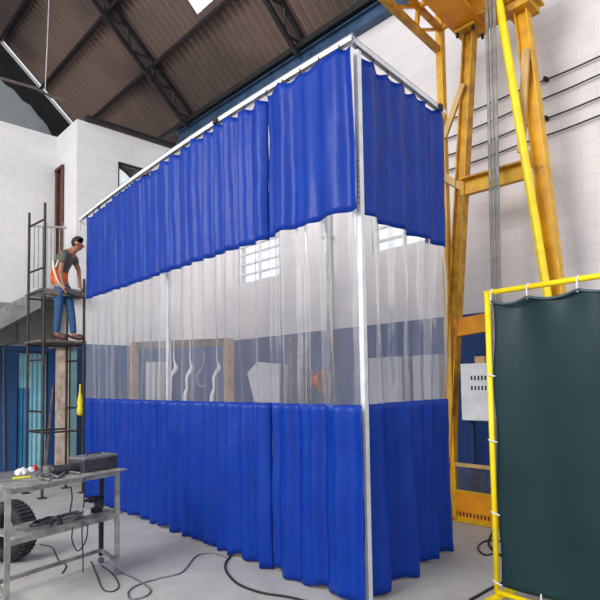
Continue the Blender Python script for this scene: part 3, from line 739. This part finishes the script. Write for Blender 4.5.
for (xa, xb, lb_) in ((368, 401, 'left grey control cabinet seen through the short side clear band'), (412, 438, 'right grey control cabinet seen through the short side clear band')):
    a = wr(xa, 352, .35); b = wr(xb, 352, .35); a.z = b.z = 0
    o = thing('control_cabinet', (a + b) / 2, lb_, 'cabinet', None)
    h = 2.02
    ctr = (a + b) / 2 - UN * .16
    MB().box(ctr + V((0, 0, h / 2)), ((b - a).length, .32, h), (b - a)).build('cabinet_body', 'grey_box', o, bevel=.01)
    MB().box(ctr + UN * .165 + V((0, 0, h / 2 + .03)), ((b - a).length - .06, .012, h - .2), (b - a)).build('cabinet_door', 'grey_box', o, bevel=.004)
    dd_ = o.children[-1]; MB().box(ctr + UN * .178 + (b - a).normalized() * ((b - a).length * .36) + V((0, 0, 1.15)), (.025, .02, .14), (b - a)).build('door_handle', 'dgrey', dd_)

# ------------------------------------------------------------------ yellow crane tower in front of the long wall
T0 = V((1.85, 6.45, 0))
def tp(px, py, off=0.0): return hit(px, py, T0 + UN * off, UN)
def down(a, b, z=0.0): # extend the line a->b to height z
    d = b - a; return a + d * ((z - a.z) / d.z)
cr = thing('jib_crane', T0 - U * .7, 'tall yellow steel crane tower with tapering legs in front of the long white wall', 'crane')
l1t, l1b = tp(470, 34), tp(457, 280); l2t, l2b = tp(522, 10), tp(552, 250)
f1 = down(l1t, l1b); f2 = down(l2t, l2b)
MB().ibeam(f1, l1t, .13, .13, .014, U).build('leg', 'yellow_rust', cr)
MB().ibeam(f2, l2t, .14, .14, .014, U).build('leg', 'yellow', cr)
MB().box(f1 + V((0, 0, .015)), (.3, .3, .03), U).build('base_plate', 'yellow_rust', cr)
MB().box(f2 + V((0, 0, .015)), (.3, .3, .03), U).build('base_plate', 'yellow_rust', cr)
# rear legs
g1 = f1 - UN * .5 ; g1t = l1t - UN * .35
pz = tp(442, 100, .0); pz2 = V((pz.x, pz.y, 0))
MB().bar(pz2, V((pz.x, pz.y, tp(441, 14).z)), .085, .085, U).build('side_post', 'yellow', cr)
MB().bar(tp(462, 188), tp(528, 169), .08, .21).build('cross_beam', 'yellow', cr)
MB().bar(tp(462, 180.2, .06), tp(528, 161, .06), .12, .02).build('cross_beam_flange', 'yellow_rust', cr)
MB().bar(tp(457, 328), tp(566, 308), .08, .21).build('cross_beam', 'orange', cr)
MB().tube([tp(494, -20, .28), tp(499, 2, .26), tp(540, 250, .2), tp(549, 305, .18), down(tp(540, 250, .2), tp(549, 305, .18), .02)], .045, 12).build('diagonal_tube', 'bright_yellow', cr, smooth=True)
MB().bar(tp(462, 188), tp(442, 176, .1), .06, .08).build('brace', 'tan', cr)
MB().bar(tp(463, 84, .06), tp(444, 138, .06), .07, .04, UN).build('brace', 'tan', cr)
MB().bar(tp(526, 50, .1), tp(521, 152, .1), .08, .04, UN).build('brace', 'tan', cr)
MB().bar(tp(541, 170), tp(528, 154, -.4), .08, .08).build('brace', 'tan', cr)
MB().bar(tp(457, 345, -.05), tp(454, 480, -.05), .05, .05).build('brace', 'orange', cr)
# head of the tower
hz_ = l1t.z
beam_c = tp(470, 30)
B1 = l1t + V((0, 0, .02)) - WN * 0
MB().box(l1t + V((0, 0, .02)), (.26, .30, .04), U).build('head_plate', 'yellow_rust', cr)
bd = hit(385, 0, V((0, 0, tp(439, 51).z)), V((0, 0, 1))) - tp(439, 51); bd.z = 0; bd.normalize()
boom_a = l1t + V((0, 0, .30)) - bd * .15 ; boom_b = boom_a + bd * 2.6
MB().ibeam(boom_a, boom_b, .34, .50, .03).build('boom', 'orange', cr)
MB().ibeam(l1t + V((0, 0, .30)) + U * .12, l2t + V((0, 0, .25)) - U * .2, .34, .42, .025).build('head_beam', 'yellow_rust', cr)
MB().box(l2t + V((0, 0, .0)), (.28, .3, .08), U).build('head_plate', 'yellow_rust', cr)
mt = MB().lathe(l2t + V((0, 0, .22)) + UN * .1, U, [(-.22, .1), (-.2, .17), (.1, .17), (.12, .12), (.2, .12)], 18); mt.build('slewing_motor', 'yellow_rust', cr, smooth=False)
for k in range(4):
    MB().lathe(l1t + U * (.10 if k % 2 else -.10) + UN * (.12 if k < 2 else -.12) - V((0, 0, .05)) + V((0, 0, .0)), (0, 0, 1), [(0, .02), (.1, .02)], 8).build('bolt', 'steel_dark', cr)
# walkway lattice beside the boom
wa = tp(441, 50, .05); 
ladd = thing('walkway_truss', wa, 'rusty yellow lattice walkway truss sticking out above the short curtain rail', 'truss')
c1a = tp(439, 51); c2a = tp(441, 30)
c1b = c1a + bd * 1.7; c2b = c2a + bd * 1.7
MB().bar(c1a, c1b, .07, .07).build('chord', 'yellow_rust', ladd); MB().bar(c2a, c2b, .06, .06).build('chord', 'yellow_rust', ladd)
c3a = c1a - U * .28 + V((0, 0, .12)); c3b = c1b - U * .28 + V((0, 0, .12))
wbm = MB()
for i in range(4):
    p = c1a.lerp(c1b, i / 3.0 * .96 + .01); q_ = c2a.lerp(c2b, i / 3.0 * .96 + .01)
    wbm.bar(p, q_, .045, .045)
    if i < 3: wbm.bar(q_, c1a.lerp(c1b, (i + 1) / 3 * .96), .03, .03)
    wbm.bar(q_, q_ - U * .38, .045, .045)
wbm.build('lacing', 'yellow', ladd)
# hoses down the tower
for i, (xa, xb, r_, lab) in enumerate(((486.5, 493, .020, 'leftmost grey hose hanging down the middle of the yellow crane'), (490.5, 496.5, .013, 'thin middle grey hose hanging down the yellow crane'), (494, 500, .020, 'rightmost grey hose hanging down the middle of the yellow crane'))):
    slp = (xb - xa) / 300
    pts = [tp(xa - 30 * slp, -30, .32), tp(xa + 100 * slp, 100, .3), tp(xa + 200 * slp, 200, .3), tp(xb, 300, .3), tp(xb + 110 * slp, 410, .3), tp(xb + 3, 500, .3)]
    tag(MB().tube(pts, r_, 8).build('hanging_hose', 'hose', smooth=True, origin=pts[-1]), lab, 'hose')
# power cables on the wall
for i, (ya, yb_, lab) in enumerate(((121, 56, 'topmost'), (139, 74, 'second from top'), (156, 97, 'third from top'), (171, 115, 'lowest'))):
    a = (446, ya); b = (640, yb_ + (yb_ - ya) / 154 * 40)
    pts = []
    for k in range(17):
        t = k / 16; x = a[0] + (b[0] - a[0]) * t; y = a[1] + (b[1] - a[1]) * t + 1.2 * abs(math.sin(t * PI * 2.5))
        pts.append(wr(x, y, .05))
    o = MB().tube(pts, .011, 6)
    o = o.build('wall_cable', 'cable_wall', smooth=True, origin=pts[0]); tag(o, lab + ' of the four dark cables strung along the white wall behind the crane', 'cable')
    if i in (0, 2):
        q = wr(546, ya + (yb_ - ya) * 100 / 154 + .5, .045); MB().lathe(q - UN * .045, UN, [(0, .022), (.05, .03), (.09, .022)], 10).build('insulator', 'black', o)
        o2 = o.children[0]; 
        T_ = Matrix.Translation(-o.location)
        # (mesh already relative to the cable's origin)
# electrical panel between the crane legs
cA, cB, cC, cD = tp(460.5, 364, .12), tp(499, 361, .12), tp(499, 423, .12), tp(461, 420, .12)
ep = thing('electrical_panel', V((cA.x, cA.y, cD.z)), 'flat white electrical panel with two rows of dark slots behind the yellow screen frame', 'panel')
w_ = (cB - cA); w_.z = 0; wd = w_.normalized(); wl_ = w_.length; pz_ = (cD.z, cA.z); c0 = V((cA.x, cA.y, 0))
MB().box(c0 + wd * wl_ / 2 + V((0, 0, sum(pz_) / 2)) - UN * .05, (wl_, .12, pz_[1] - pz_[0]), wd).build('panel_box', 'white', ep, bevel=.008)
for rrow, py in ((0, 378), (1, 388)):
    zz = tp(475, py, .13).z
    for k in range(7): MB().box(c0 + wd * (wl_ * (.30 + k * .09)) + V((0, 0, zz)) + UN * .012, (.018, .006, .05), wd).build('switch_slot', 'black', ep)
MB().box(c0 + wd * wl_ * .5 + V((0, 0, pz_[1] + .04)) - UN * .05, (.12, .08, .08), wd).build('cable_gland', 'tan', ep)
MB().bar(c0 + wd * wl_ * .12 - UN * .13 + V((0, 0, .0)), c0 + wd * wl_ * .12 - UN * .13 + V((0, 0, pz_[1] - .05)), .05, .05, wd).build('mounting_post', 'navy', ep)
# mesh guard
m0 = T0 + UN * .15
ga_, gb2 = on_z(456, 521), on_z(456, 521) - U * 1.5
mg = thing('mesh_guard', ga_, 'low yellow guard fence with a wire mesh window at the foot of the crane', 'fence')
H = .67
for t in (0, .5, 1): MB().bar(ga_.lerp(gb2, t), ga_.lerp(gb2, t) + V((0, 0, H)), .04, .04, U).build('fence_post', 'yellow', mg)
MB().bar(ga_ + V((0, 0, H)), gb2 + V((0, 0, H)), .04, .04).build('top_rail', 'tan', mg)
MB().bar(ga_ + V((0, 0, .36)), gb2 + V((0, 0, .36)), .03, .03).build('middle_rail', 'yellow', mg)
MB().bar(ga_ + V((0, 0, .2)), gb2 + V((0, 0, .2)), .02, .3).build('lower_panel', 'orange', mg)
MB().bar(ga_ + V((0, 0, .03)), gb2 + V((0, 0, .03)), .04, .05).build('bottom_rail', 'yellow', mg)
ms = MB()
for k in range(60): p = ga_.lerp(gb2, k / 60); ms.bar(p + V((0, 0, .37)), p + V((0, 0, H)), .004, .004)
for k in range(12): ms.bar(ga_ + V((0, 0, .38 + k * .025)), gb2 + V((0, 0, .38 + k * .025)), .004, .004)
ms.build('wire_mesh', 'mgrey', mg)
sl = MB()
for k in range(34): sl.box(ga_.lerp(gb2, (k + .5) / 34) + UN * .013 + V((0, 0, .1)), (.02, .004, .05), U)
sl.build('vent_slots', 'brown_door', mg)

# ------------------------------------------------------------------ green welding screen
S0 = on_z(497.5, 600); SDIR = (V((1.92, 3.40, 0)) - V((1.44, 3.97, 0))).normalized()
S0 = V((S0.x, S0.y, 0)); SN = V((-SDIR.y, SDIR.x, 0)); 
if SN.y > 0: SN = -SN
def spn(px, py, off=0.0): return hit(px, py, S0 + SN * off, SN)
topz = spn(488, 293).z; SW = 1.75
ws_ = thing('welding_screen', S0, 'dark green welding screen laced into a bright yellow tube frame', 'screen')
BZ = .06
MB().tube([S0, S0 + V((0, 0, topz))], .021, 12).build('frame_upright', 'bright_yellow', ws_, smooth=True)
MB().tube([S0 + SDIR * SW, S0 + SDIR * SW + V((0, 0, topz))], .021, 12).build('frame_upright', 'bright_yellow', ws_, smooth=True)
MB().tube([S0 + V((0, 0, topz)) - SDIR * .02, S0 + SDIR * (SW + .02) + V((0, 0, topz))], .021, 12).build('top_tube', 'bright_yellow', ws_, smooth=True)
MB().tube([S0 + V((0, 0, BZ)), S0 + SDIR * SW + V((0, 0, BZ))], .018, 12).build('bottom_tube', 'bright_yellow', ws_, smooth=True)
for t in (0, SW): MB().bar(S0 + SDIR * t - SN * .3 + V((0, 0, .02)), S0 + SDIR * t + SN * .3 + V((0, 0, .02)), .05, .035).build('foot', 'bright_yellow', ws_, bevel=.005)
x0, x1 = .045, SW - .045
ty = [x0 + .0, .33, .68, 1.03, 1.38, x1]
def gtop(x):
    for a, b in zip(ty[:-1], ty[1:]):
        if a <= x <= b: t = (x - a) / (b - a); return topz - .065 - .035 * math.sin(PI * t)
    return topz - .065
b = MB(); nx, nz = 70, 60
for j in range(nz + 1):
    for i in range(nx + 1):
        t = i / nx; zt_ = j / nz
        x = x0 + (x1 - x0) * t + .012 * math.sin(zt_ * PI * 5) * (1 - t) ** 6
        z = .12 + (gtop(x0 + (x1 - x0) * t) - .12) * zt_
        off = .022 * noise.noise(V((x * 2, z * 1.5, 3))) + .010 * math.sin(x * 9 + z * 1.2) + .02 * math.exp(-(1 - zt_) * 14) * math.sin(x * 18)
        b.v.append(S0 + SDIR * x + SN * off + V((0, 0, z)))
for j in range(nz):
    for i in range(nx): q = j * (nx + 1) + i; b.f.append((q, q + 1, q + nx + 2, q + nx + 1))
gs = b.build('green_sheet', 'green', ws_, smooth=True); s_ = gs.modifiers.new('solid', 'SOLIDIFY'); s_.thickness = .003
hb = MB()
hp = [S0 + SDIR * (x0 + (x1 - x0) * i / 60) + SN * .022 + V((0, 0, gtop(x0 + (x1 - x0) * i / 60) - .008)) for i in range(61)]
hb.tube(hp, .011, 8).build('top_hem', 'green_hem', ws_, smooth=True)
for x in ty:
    p = S0 + SDIR * x + V((0, 0, topz)); MB().tube([p + V((0, 0, .025)), p + SN * .026, p + SN * .03 + V((0, 0, -.05)), p + SN * .02 + V((0, 0, -.09))], .006, 6).build('tie', 'white', ws_)
for z in (spn(491, 375).z, spn(492, 440).z, spn(494, 512).z, .14):
    p = S0 + V((0, 0, z)); MB().tube([p - SDIR * .03 + SN * .0, p + SN * .026, p + SN * .03 + SDIR * .06 + V((0, 0, -.01))], .006, 6).build('tie', 'white', ws_)
for x in (.35, .75, 1.1):
    p = S0 + SDIR * x + V((0, 0, BZ)); MB().tube([p + SN * .022 - V((0, 0, .02)), p + SN * .028 + V((0, 0, .02)), p + SN * .026 + V((0, 0, .09))], .006, 6).build('tie', 'white', ws_)

# ------------------------------------------------------------------ work table and what lies on it
TA = on_z(117, 575); TB = on_z(101, 563)
TA.z = TB.z = 0
TH = .92
tl = V((-2.15, 3.9, 0)) - V((-1.6, 4.65, 0)); 
pleft = at(8, 487, 3.9)
kx = hit(8, 488, V((0, 0, TH)), V((0, 0, 1)))
TD = V((kx.x, kx.y, 0)) - TA; TLn = TD.length; TD.normalize(); TS = (TB - TA); TSn = TS.length; TS.normalize()
TLn += .0
tb_ = thing('work_table', TA, 'grey angle iron work table with a lower shelf, cluttered with tools', 'table')
TC = TA + TD * TLn; TDD = TB + TD * TLn
for p, sx in ((TA, 1), (TB, 1), (TC, 1), (TDD, 1)):
    MB().bar(p + V((0, 0, .07)), p + V((0, 0, TH - .02)), .038, .03, TS).build('leg', 'frame_grey' if p is not TB else 'steel_dark', tb_); lgo = tb_.children[-1]
    MB().lathe(p + TS * -.015 + V((0, 0, .028)), TS, [(0, .028), (.03, .028)], 14).build('castor', 'mgrey', lgo)
ctr = (TA + TDD) / 2
ext = .06
MB().box(ctr + V((0, 0, TH - .012)) + TD * .0, (TLn + .03, TSn + .04, .012), TD).build('table_top', 'frame_grey', tb_)
for a, b_ in ((TA, TC), (TB, TDD), (TA, TB), (TC, TDD)):
    MB().bar(a + V((0, 0, TH - .03)), b_ + V((0, 0, TH - .03)), .03, .04).build('top_rail', 'frame_grey', tb_)
SZ = .53
MB().box(ctr + V((0, 0, SZ)), (TLn, TSn, .012), TD).build('lower_shelf', 'frame_grey', tb_)
for a, b_ in ((TA, TC), (TB, TDD)):
    MB().bar(a + V((0, 0, SZ - .015)), b_ + V((0, 0, SZ - .015)), .03, .035).build('shelf_rail', 'frame_grey', tb_)
for a, b_ in ((TB, TDD), (TA, TB), (TC, TDD)):
    MB().bar(a + V((0, 0, .12)), b_ + V((0, 0, .12)), .025, .03).build('foot_rail', 'frame_grey', tb_)
def tt(px, py, z=TH): p = hit(px, py, V((0, 0, z)), V((0, 0, 1))); return p
# toolbox
tc = TA.lerp(TB, .55) + TD * .155 + V((0, 0, TH - .006))
bx = thing('toolbox', tc, 'dark grey toolbox on the right end of the work table', 'toolbox')
MB().box(tc + V((0, 0, .055)), (.35, .22, .11), TD).build('box_body', 'dgrey', bx, bevel=.01)
lid = MB().box(tc + V((0, 0, .116)), (.355, .225, .025), TD).build('box_lid', 'mgrey', bx, bevel=.008)
MB().tube([tc + TD * .07 + V((0, 0, .13)), tc + TD * .06 + V((0, 0, .145)), tc - TD * .06 + V((0, 0, .145)), tc - TD * .07 + V((0, 0, .13))], .006, 8).build('handle', 'black', lid)
for s in (-.08, .08): MB().box(tc + TD * s - TS * .116 + V((0, 0, .09)), (.018, .01, .035), TD).build('latch', 'brown_door', lid)
# grinder
def grinder(p, d, label, scale=1.0):
    g = thing('angle_grinder', p, label, 'grinder'); d = d.normalized(); z = V((0, 0, 1)); r = .032 * scale
    MB().lathe(p + z * r, d, [(-.12, r * .7), (-.11, r), (.06, r * .95), (.08, r * 1.15), (.11, r * 1.1)], 14).build('motor_body', 'dgrey', g, smooth=True)
    hp_ = p + d * .13 + z * r
    MB().lathe(hp_ - z * r * .6, z, [(0, r * .9), (r * 1.6, r * .9)], 14).build('gear_head', 'mgrey', g)
    sd = d.cross(z)
    MB().lathe(hp_ - z * (r * .8), z, [(0, .06 * scale), (.004, .06 * scale)], 20).build('disc', 'frame_grey', g)
    MB().lathe(hp_ + sd * .02, sd, [(0, .010), (.02, .014), (.1, .014), (.11, .01)], 10).build('side_handle', 'black', g, smooth=True)
    return g
gp_ = TA.lerp(TB, .62) + TD * .44 + V((0, 0, TH - .006)); grinder(gp_, TD * .9 + TS * .3, 'grey angle grinder on the table top beside the toolbox', 1.25)
# welding torch / cable on the table
tpth = smooth_path([tt(80, 474), tt(66, 473), tt(58, 478), tt(48, 474), tt(40, 478), tt(50, 481)], 5)
tpth = [V((p.x, p.y, TH + .008)) for p in tpth]
tag(MB().tube(tpth, .010, 8).build('welding_lead', 'mgrey', smooth=True, origin=tpth[0]), 'grey lead lying curled on the table top before the toolbox', 'lead')
def lump(name, c, size, m, label, cat, seed):
    bm = bmesh.new(); bmesh.ops.create_icosphere(bm, subdivisions=4, radius=1)
    for v in bm.verts:
        n_ = 1 + .35 * noise.noise(v.co * 1.9 + V((seed, 0, 0))) + .15 * noise.noise(v.co * 5 + V((0, seed, 0)))
        v.co = V((v.co.x * n_ * size[0], v.co.y * n_ * size[1], max(-.55, v.co.z * n_) * size[2]))
    me = bpy.data.meshes.new(name); bm.to_mesh(me); bm.free()
    for p in me.polygons: p.use_smooth = True
    o = bpy.data.objects.new(name, me); COL.objects.link(o); me.materials.append(M[m]); o.location = c + V((0, 0, .55 * size[2])); return tag(o, label, cat)
p = tt(22, 474); lump('cleaning_rag', V((p.x, p.y, TH - .006)), (.05, .06, .035), 'white', 'crumpled white rag on the table top, nearest the left edge', 'rag', 1)
p = tt(31, 471); lump('cleaning_rag', V((p.x, p.y, TH - .006)), (.03, .03, .025), 'white', 'small white rag on the table top beside the red cap', 'rag', 2)
p = tt(20, 478); tag(MB().bar(V((p.x - .05, p.y - .02, TH + .002)), V((p.x + .06, p.y + .05, TH + .002)), .035, .014).build('chalk_marker', 'yellow_bag', bevel=.004, origin=p), 'pale yellow stick lying under the white rag on the table', 'marker')
p = tt(35, 470); tag(MB().lathe(V((p.x, p.y, TH - .006)), (0, 0, 1), [(0, .024), (.035, .024), (.04, .018), (.05, .016)], 16).build('red_cap', 'red', origin=V((p.x, p.y, TH))), 'small round red cap on the table top beside the white rags', 'cap')
for i, (px, py, r_, lab) in enumerate(((45, 474, .012, 'short steel bar on the table top right of the red cap'), (52, 478, .009, 'thin steel rod on the front edge of the table top'))):
    p = tt(px, py); q = V((p.x, p.y, TH + r_ - .006)); tag(MB().tube([q - TD * .09, q + TD * .09], r_, 8).build('steel_rod', 'mgrey', origin=q), lab, 'rod')
# on the lower shelf
def ss_(px, py): p = hit(px, py, V((0, 0, SZ)), V((0, 0, 1))); return V((p.x, p.y, SZ + .006))
c_ = TA.lerp(TB, .55) + TD * .24 + V((0, 0, SZ + .006))
wr1 = thing('white_roll', c_, 'white tape roll lying on the lower shelf', 'roll')
MB().lathe(c_, (0, 0, 1), [(0, .05), (.045, .05), (.045, .025), (.04, .024)], 20).build('roll_body', 'white', wr1)
c_ = TA.lerp(TB, .5) + TD * .13 + V((0, 0, SZ + .006))
im = thing('impact_driver', c_, 'black pistol shaped power tool standing on the right end of the lower shelf', 'power tool')
MB().box(c_ + V((0, 0, .02)), (.08, .07, .04), TD).build('battery', 'black', im, bevel=.008)
MB().bar(c_ + V((0, 0, .04)), c_ + V((0, 0, .11)) + TD * .01, .03, .035).build('grip', 'dgrey', im, bevel=.006)
MB().lathe(c_ + V((0, 0, .12)) - TD * .06, TD, [(0, .022), (.08, .03), (.13, .028), (.15, .014), (.18, .012)], 14).build('barrel', 'black', im, smooth=True)
for i, (ta, lab) in enumerate(((.40, 'coil of grey welding cable on the middle of the lower shelf'), (.62, 'dark coil of cable on the lower shelf under the red cap'))):
    c_ = TA.lerp(TB, .5) + TD * ta + V((0, 0, SZ + .014)); pts = []
    for k in range(120):
        a = k / 120 * 2 * PI * 4; rr = .085 + .02 * math.sin(k * .37 + i); pts.append(c_ + TD * (rr * 1.2 * math.cos(a)) + TS * (rr * math.sin(a)) + V((0, 0, .004 + .022 * k / 120 + .006 * math.sin(k * .9))))
    tag(MB().tube(pts, .008, 6).build('cable_coil', 'mgrey' if i == 0 else 'dgrey', smooth=True, origin=c_), lab, 'cable')
c_ = TA.lerp(TB, .3) + TD * .52 + V((0, 0, SZ + .006)); tag(MB().lathe(c_, (0, 0, 1), [(0, .035), (.012, .035), (.06, .01), (.065, .006)], 14).build('black_cone', 'black', smooth=False, origin=c_), 'small black cone standing on the lower shelf', 'cone')
for i, ta in enumerate((.50, .72)):
    c_ = TA.lerp(TB, .22) + TD * ta + V((0, 0, SZ + .018)); tag(MB().bar(c_ - TD * .1, c_ + TD * .09 + TS * .04, .03, .024).build('steel_offcut', 'mgrey', origin=c_), ['flat steel offcut at the front of the lower shelf behind the small cone', 'flat steel offcut at the left end of the lower shelf'][i], 'offcut')
# hanging leads from the table
hl = [[tt(85, 478, TH - .02), at(84, 500, 4.75), at(82, 530, 4.75), at(83, 556, 4.8), on_z(83, 572, .01)],
      [ss_(73, 528), at(72, 540, 4.6), at(78, 551, 4.6), at(86, 540, 4.65), ss_(88, 524)],
      [tt(71, 487, TH - .02), at(72, 500, 4.6), at(69, 515, 4.65), ss_(66, 524)]]
labs = ['thin grey lead hanging straight from the table top to the floor', 'grey lead hanging in a loop below the lower shelf', 'short dark lead hanging from the table top to the shelf']
for pts, lab in zip(hl, labs): tag(MB().tube(smooth_path(pts, 6), .006, 6).build('hanging_lead', 'dgrey', smooth=True, origin=pts[0]), lab, 'lead')
# floor leads
def floor_path(pts, r): return [V((p.x, p.y, r)) for p in smooth_path([on_z(x, y) for x, y in pts], 8)]
fl_ = [([(91, 540 + 22), (97, 576), (103, 590), (113, 592), (119, 586), (112, 574), (101, 566)], .006, 'dgrey', 'small grey lead looped on the floor at the foot of the table leg'),
       ([(118, 572), (136, 580), (150, 590), (146, 597), (131, 600), (129, 592), (140, 585), (160, 579), (182, 573), (196, 557), (212, 554), (226, 558)], .007, 'mgrey', 'thin grey lead winding over the floor from the table to the curtain'),
       ([(231, 557), (226, 563), (226, 572), (238, 585), (262, 594), (292, 599), (340, 612)], .010, 'black', 'black hose curving out from under the blue curtain at the front'),
       ([(503, 522), (494, 532), (489, 545), (500, 556), (520, 560), (545, 558)], .012, 'black', 'black hose end curled behind the foot of the yellow screen frame'),
       ([(497, 553), (486, 556), (479, 551), (480, 545), (490, 541), (505, 543)], .009, 'dgrey', 'small dark hose loop on the floor left of the yellow screen upright'),
       ([(470, 601), (478, 597), (490, 590), (505, 583), (525, 579)], .010, 'black', 'black hose crossing the floor at the bottom under the green screen'),
       ([(40, 545), (52, 548), (58, 560), (66, 566), (62, 574)], .006, 'dgrey', 'thin dark lead on the floor under the left half of the table')]
for pts, r, m, lab in fl_:
    pp_ = floor_path(pts, r); tag(MB().tube(pp_, r, 6).build('floor_lead', m, smooth=True, origin=pp_[0]), lab, 'cable')
# tyre and hose coil behind the table
ty_c = on_z(9, 560); R_ = .28
ty_ax = V((.55, -.83, 0)).normalized(); ty_ax = V((-.35, -.93, 0)).normalized()
tc_ = V((ty_c.x, ty_c.y, R_ + .0))
tyr = thing('tyre', V((ty_c.x, ty_c.y, 0)), 'black rubber tyre standing upright on the floor behind the work table', 'tyre')
prof = [(-.085, .16), (-.10, .20), (-.10, .245), (-.085, .268), (-.06, .278), (.06, .278), (.085, .268), (.10, .245), (.10, .20), (.085, .16), (.06, .155), (-.06, .155), (-.085, .16)]
b = MB(); n = 48; c = tc_; x_ = ty_ax.orthogonal().normalized(); y_ = ty_ax.cross(x_)
for (h_, r_) in prof:
    for k in range(n):
        a = 2 * PI * k / n; b.v.append(c + ty_ax * h_ + x_ * (r_ * math.cos(a)) + y_ * (r_ * math.sin(a)))
for i in range(len(prof) - 1):
    for k in range(n): k2 = (k + 1) % n; b.f.append((i * n + k, i * n + k2, (i + 1) * n + k2, (i + 1) * n + k))
b.build('tyre_casing', 'black', tyr, smooth=True)
tr_ = MB()
for k in range(40):
    a = 2 * PI * k / 40; rd = x_ * math.cos(a) + y_ * math.sin(a); tg = ty_ax.cross(rd)
    tr_.box(c + rd * .279, (.15, .022, .010), ty_ax, tg)
tr_.build('tread', 'dgrey', tyr)
cc = tc_ + V((-.02, -.26, -.02)) ; pts = []
for k in range(150):
    a = k / 150 * 2 * PI * 5; rr = .15 + .012 * (k % 30) / 30 + .01 * math.sin(k * .2)
    pts.append(V((cc.x - .10 + rr * .75 * math.cos(a), cc.y + .02 + .07 * math.sin(k * .1) * .3, cc.z + .03 + rr * 1.2 * math.sin(a))))
tag(MB().tube(pts, .013, 8).build('hose_coil', 'dgrey', smooth=True, origin=(cc.x, cc.y, 0)), 'coil of dark grey hose leaning against the tyre behind the table leg', 'hose')

# ------------------------------------------------------------------ light
wd_ = bpy.data.worlds.new('world'); sc.world = wd_; wd_.use_nodes = True
bg = wd_.node_tree.nodes['Background']; bg.inputs['Color'].default_value = (.95, .975, 1, 1); bg.inputs['Strength'].default_value = 1.42
def area(name, loc, target, size, power, color=(1, 1, 1)):
    l = bpy.data.lights.new(name, 'AREA'); l.energy = power; l.size = size; l.color = color; l.shape = 'SQUARE'
    o = bpy.data.objects.new(name, l); COL.objects.link(o); o.location = loc
    o.rotation_euler = (V(target) - V(loc)).to_track_quat('-Z', 'Y').to_euler(); return o
area('added_key_left', (-6.5, -1.5, 6.6), (0, 5.5, 3.0), 4.0, 760, (1, .98, .96))  # added key light, no lamp there; stands in for an open building side
GROUPS = {'vinyl_curtain': 'blue and clear curtain panels round the enclosure', 'curtain_rail': 'rails of the curtain enclosure', 'enclosure_post': 'posts of the curtain enclosure',
          'roof_purlin': 'lattice purlins under the roof', 'roof_truss': 'lattice roof trusses', 'hanging_hose': 'hoses hanging down the crane', 'wall_cable': 'cables strung along the white wall',
          'control_cabinet': 'grey control cabinets behind the short side', 'white_bracket': 'white bent arms behind the clear band', 'floor_lead': 'leads and hoses on the floor', 'hanging_lead': 'leads hanging from the work table',
          'cleaning_rag': 'white rags on the table top', 'steel_rod': 'steel rods on the table top', 'cable_coil': 'cable coils on the lower shelf', 'steel_offcut': 'steel offcuts on the lower shelf'}
for o in sc.objects:
    if o.parent is None and o.name.split('.')[0] in GROUPS and 'label' in o: o['group'] = GROUPS[o.name.split('.')[0]]
sc.view_settings.view_transform = 'Standard'; sc.view_settings.look = 'None'; sc.view_settings.exposure = 0.0; sc.view_settings.gamma = 1.0
sc.view_settings.use_curve_mapping = False
sc.cycles.max_bounces = 10; sc.cycles.transparent_max_bounces = 24
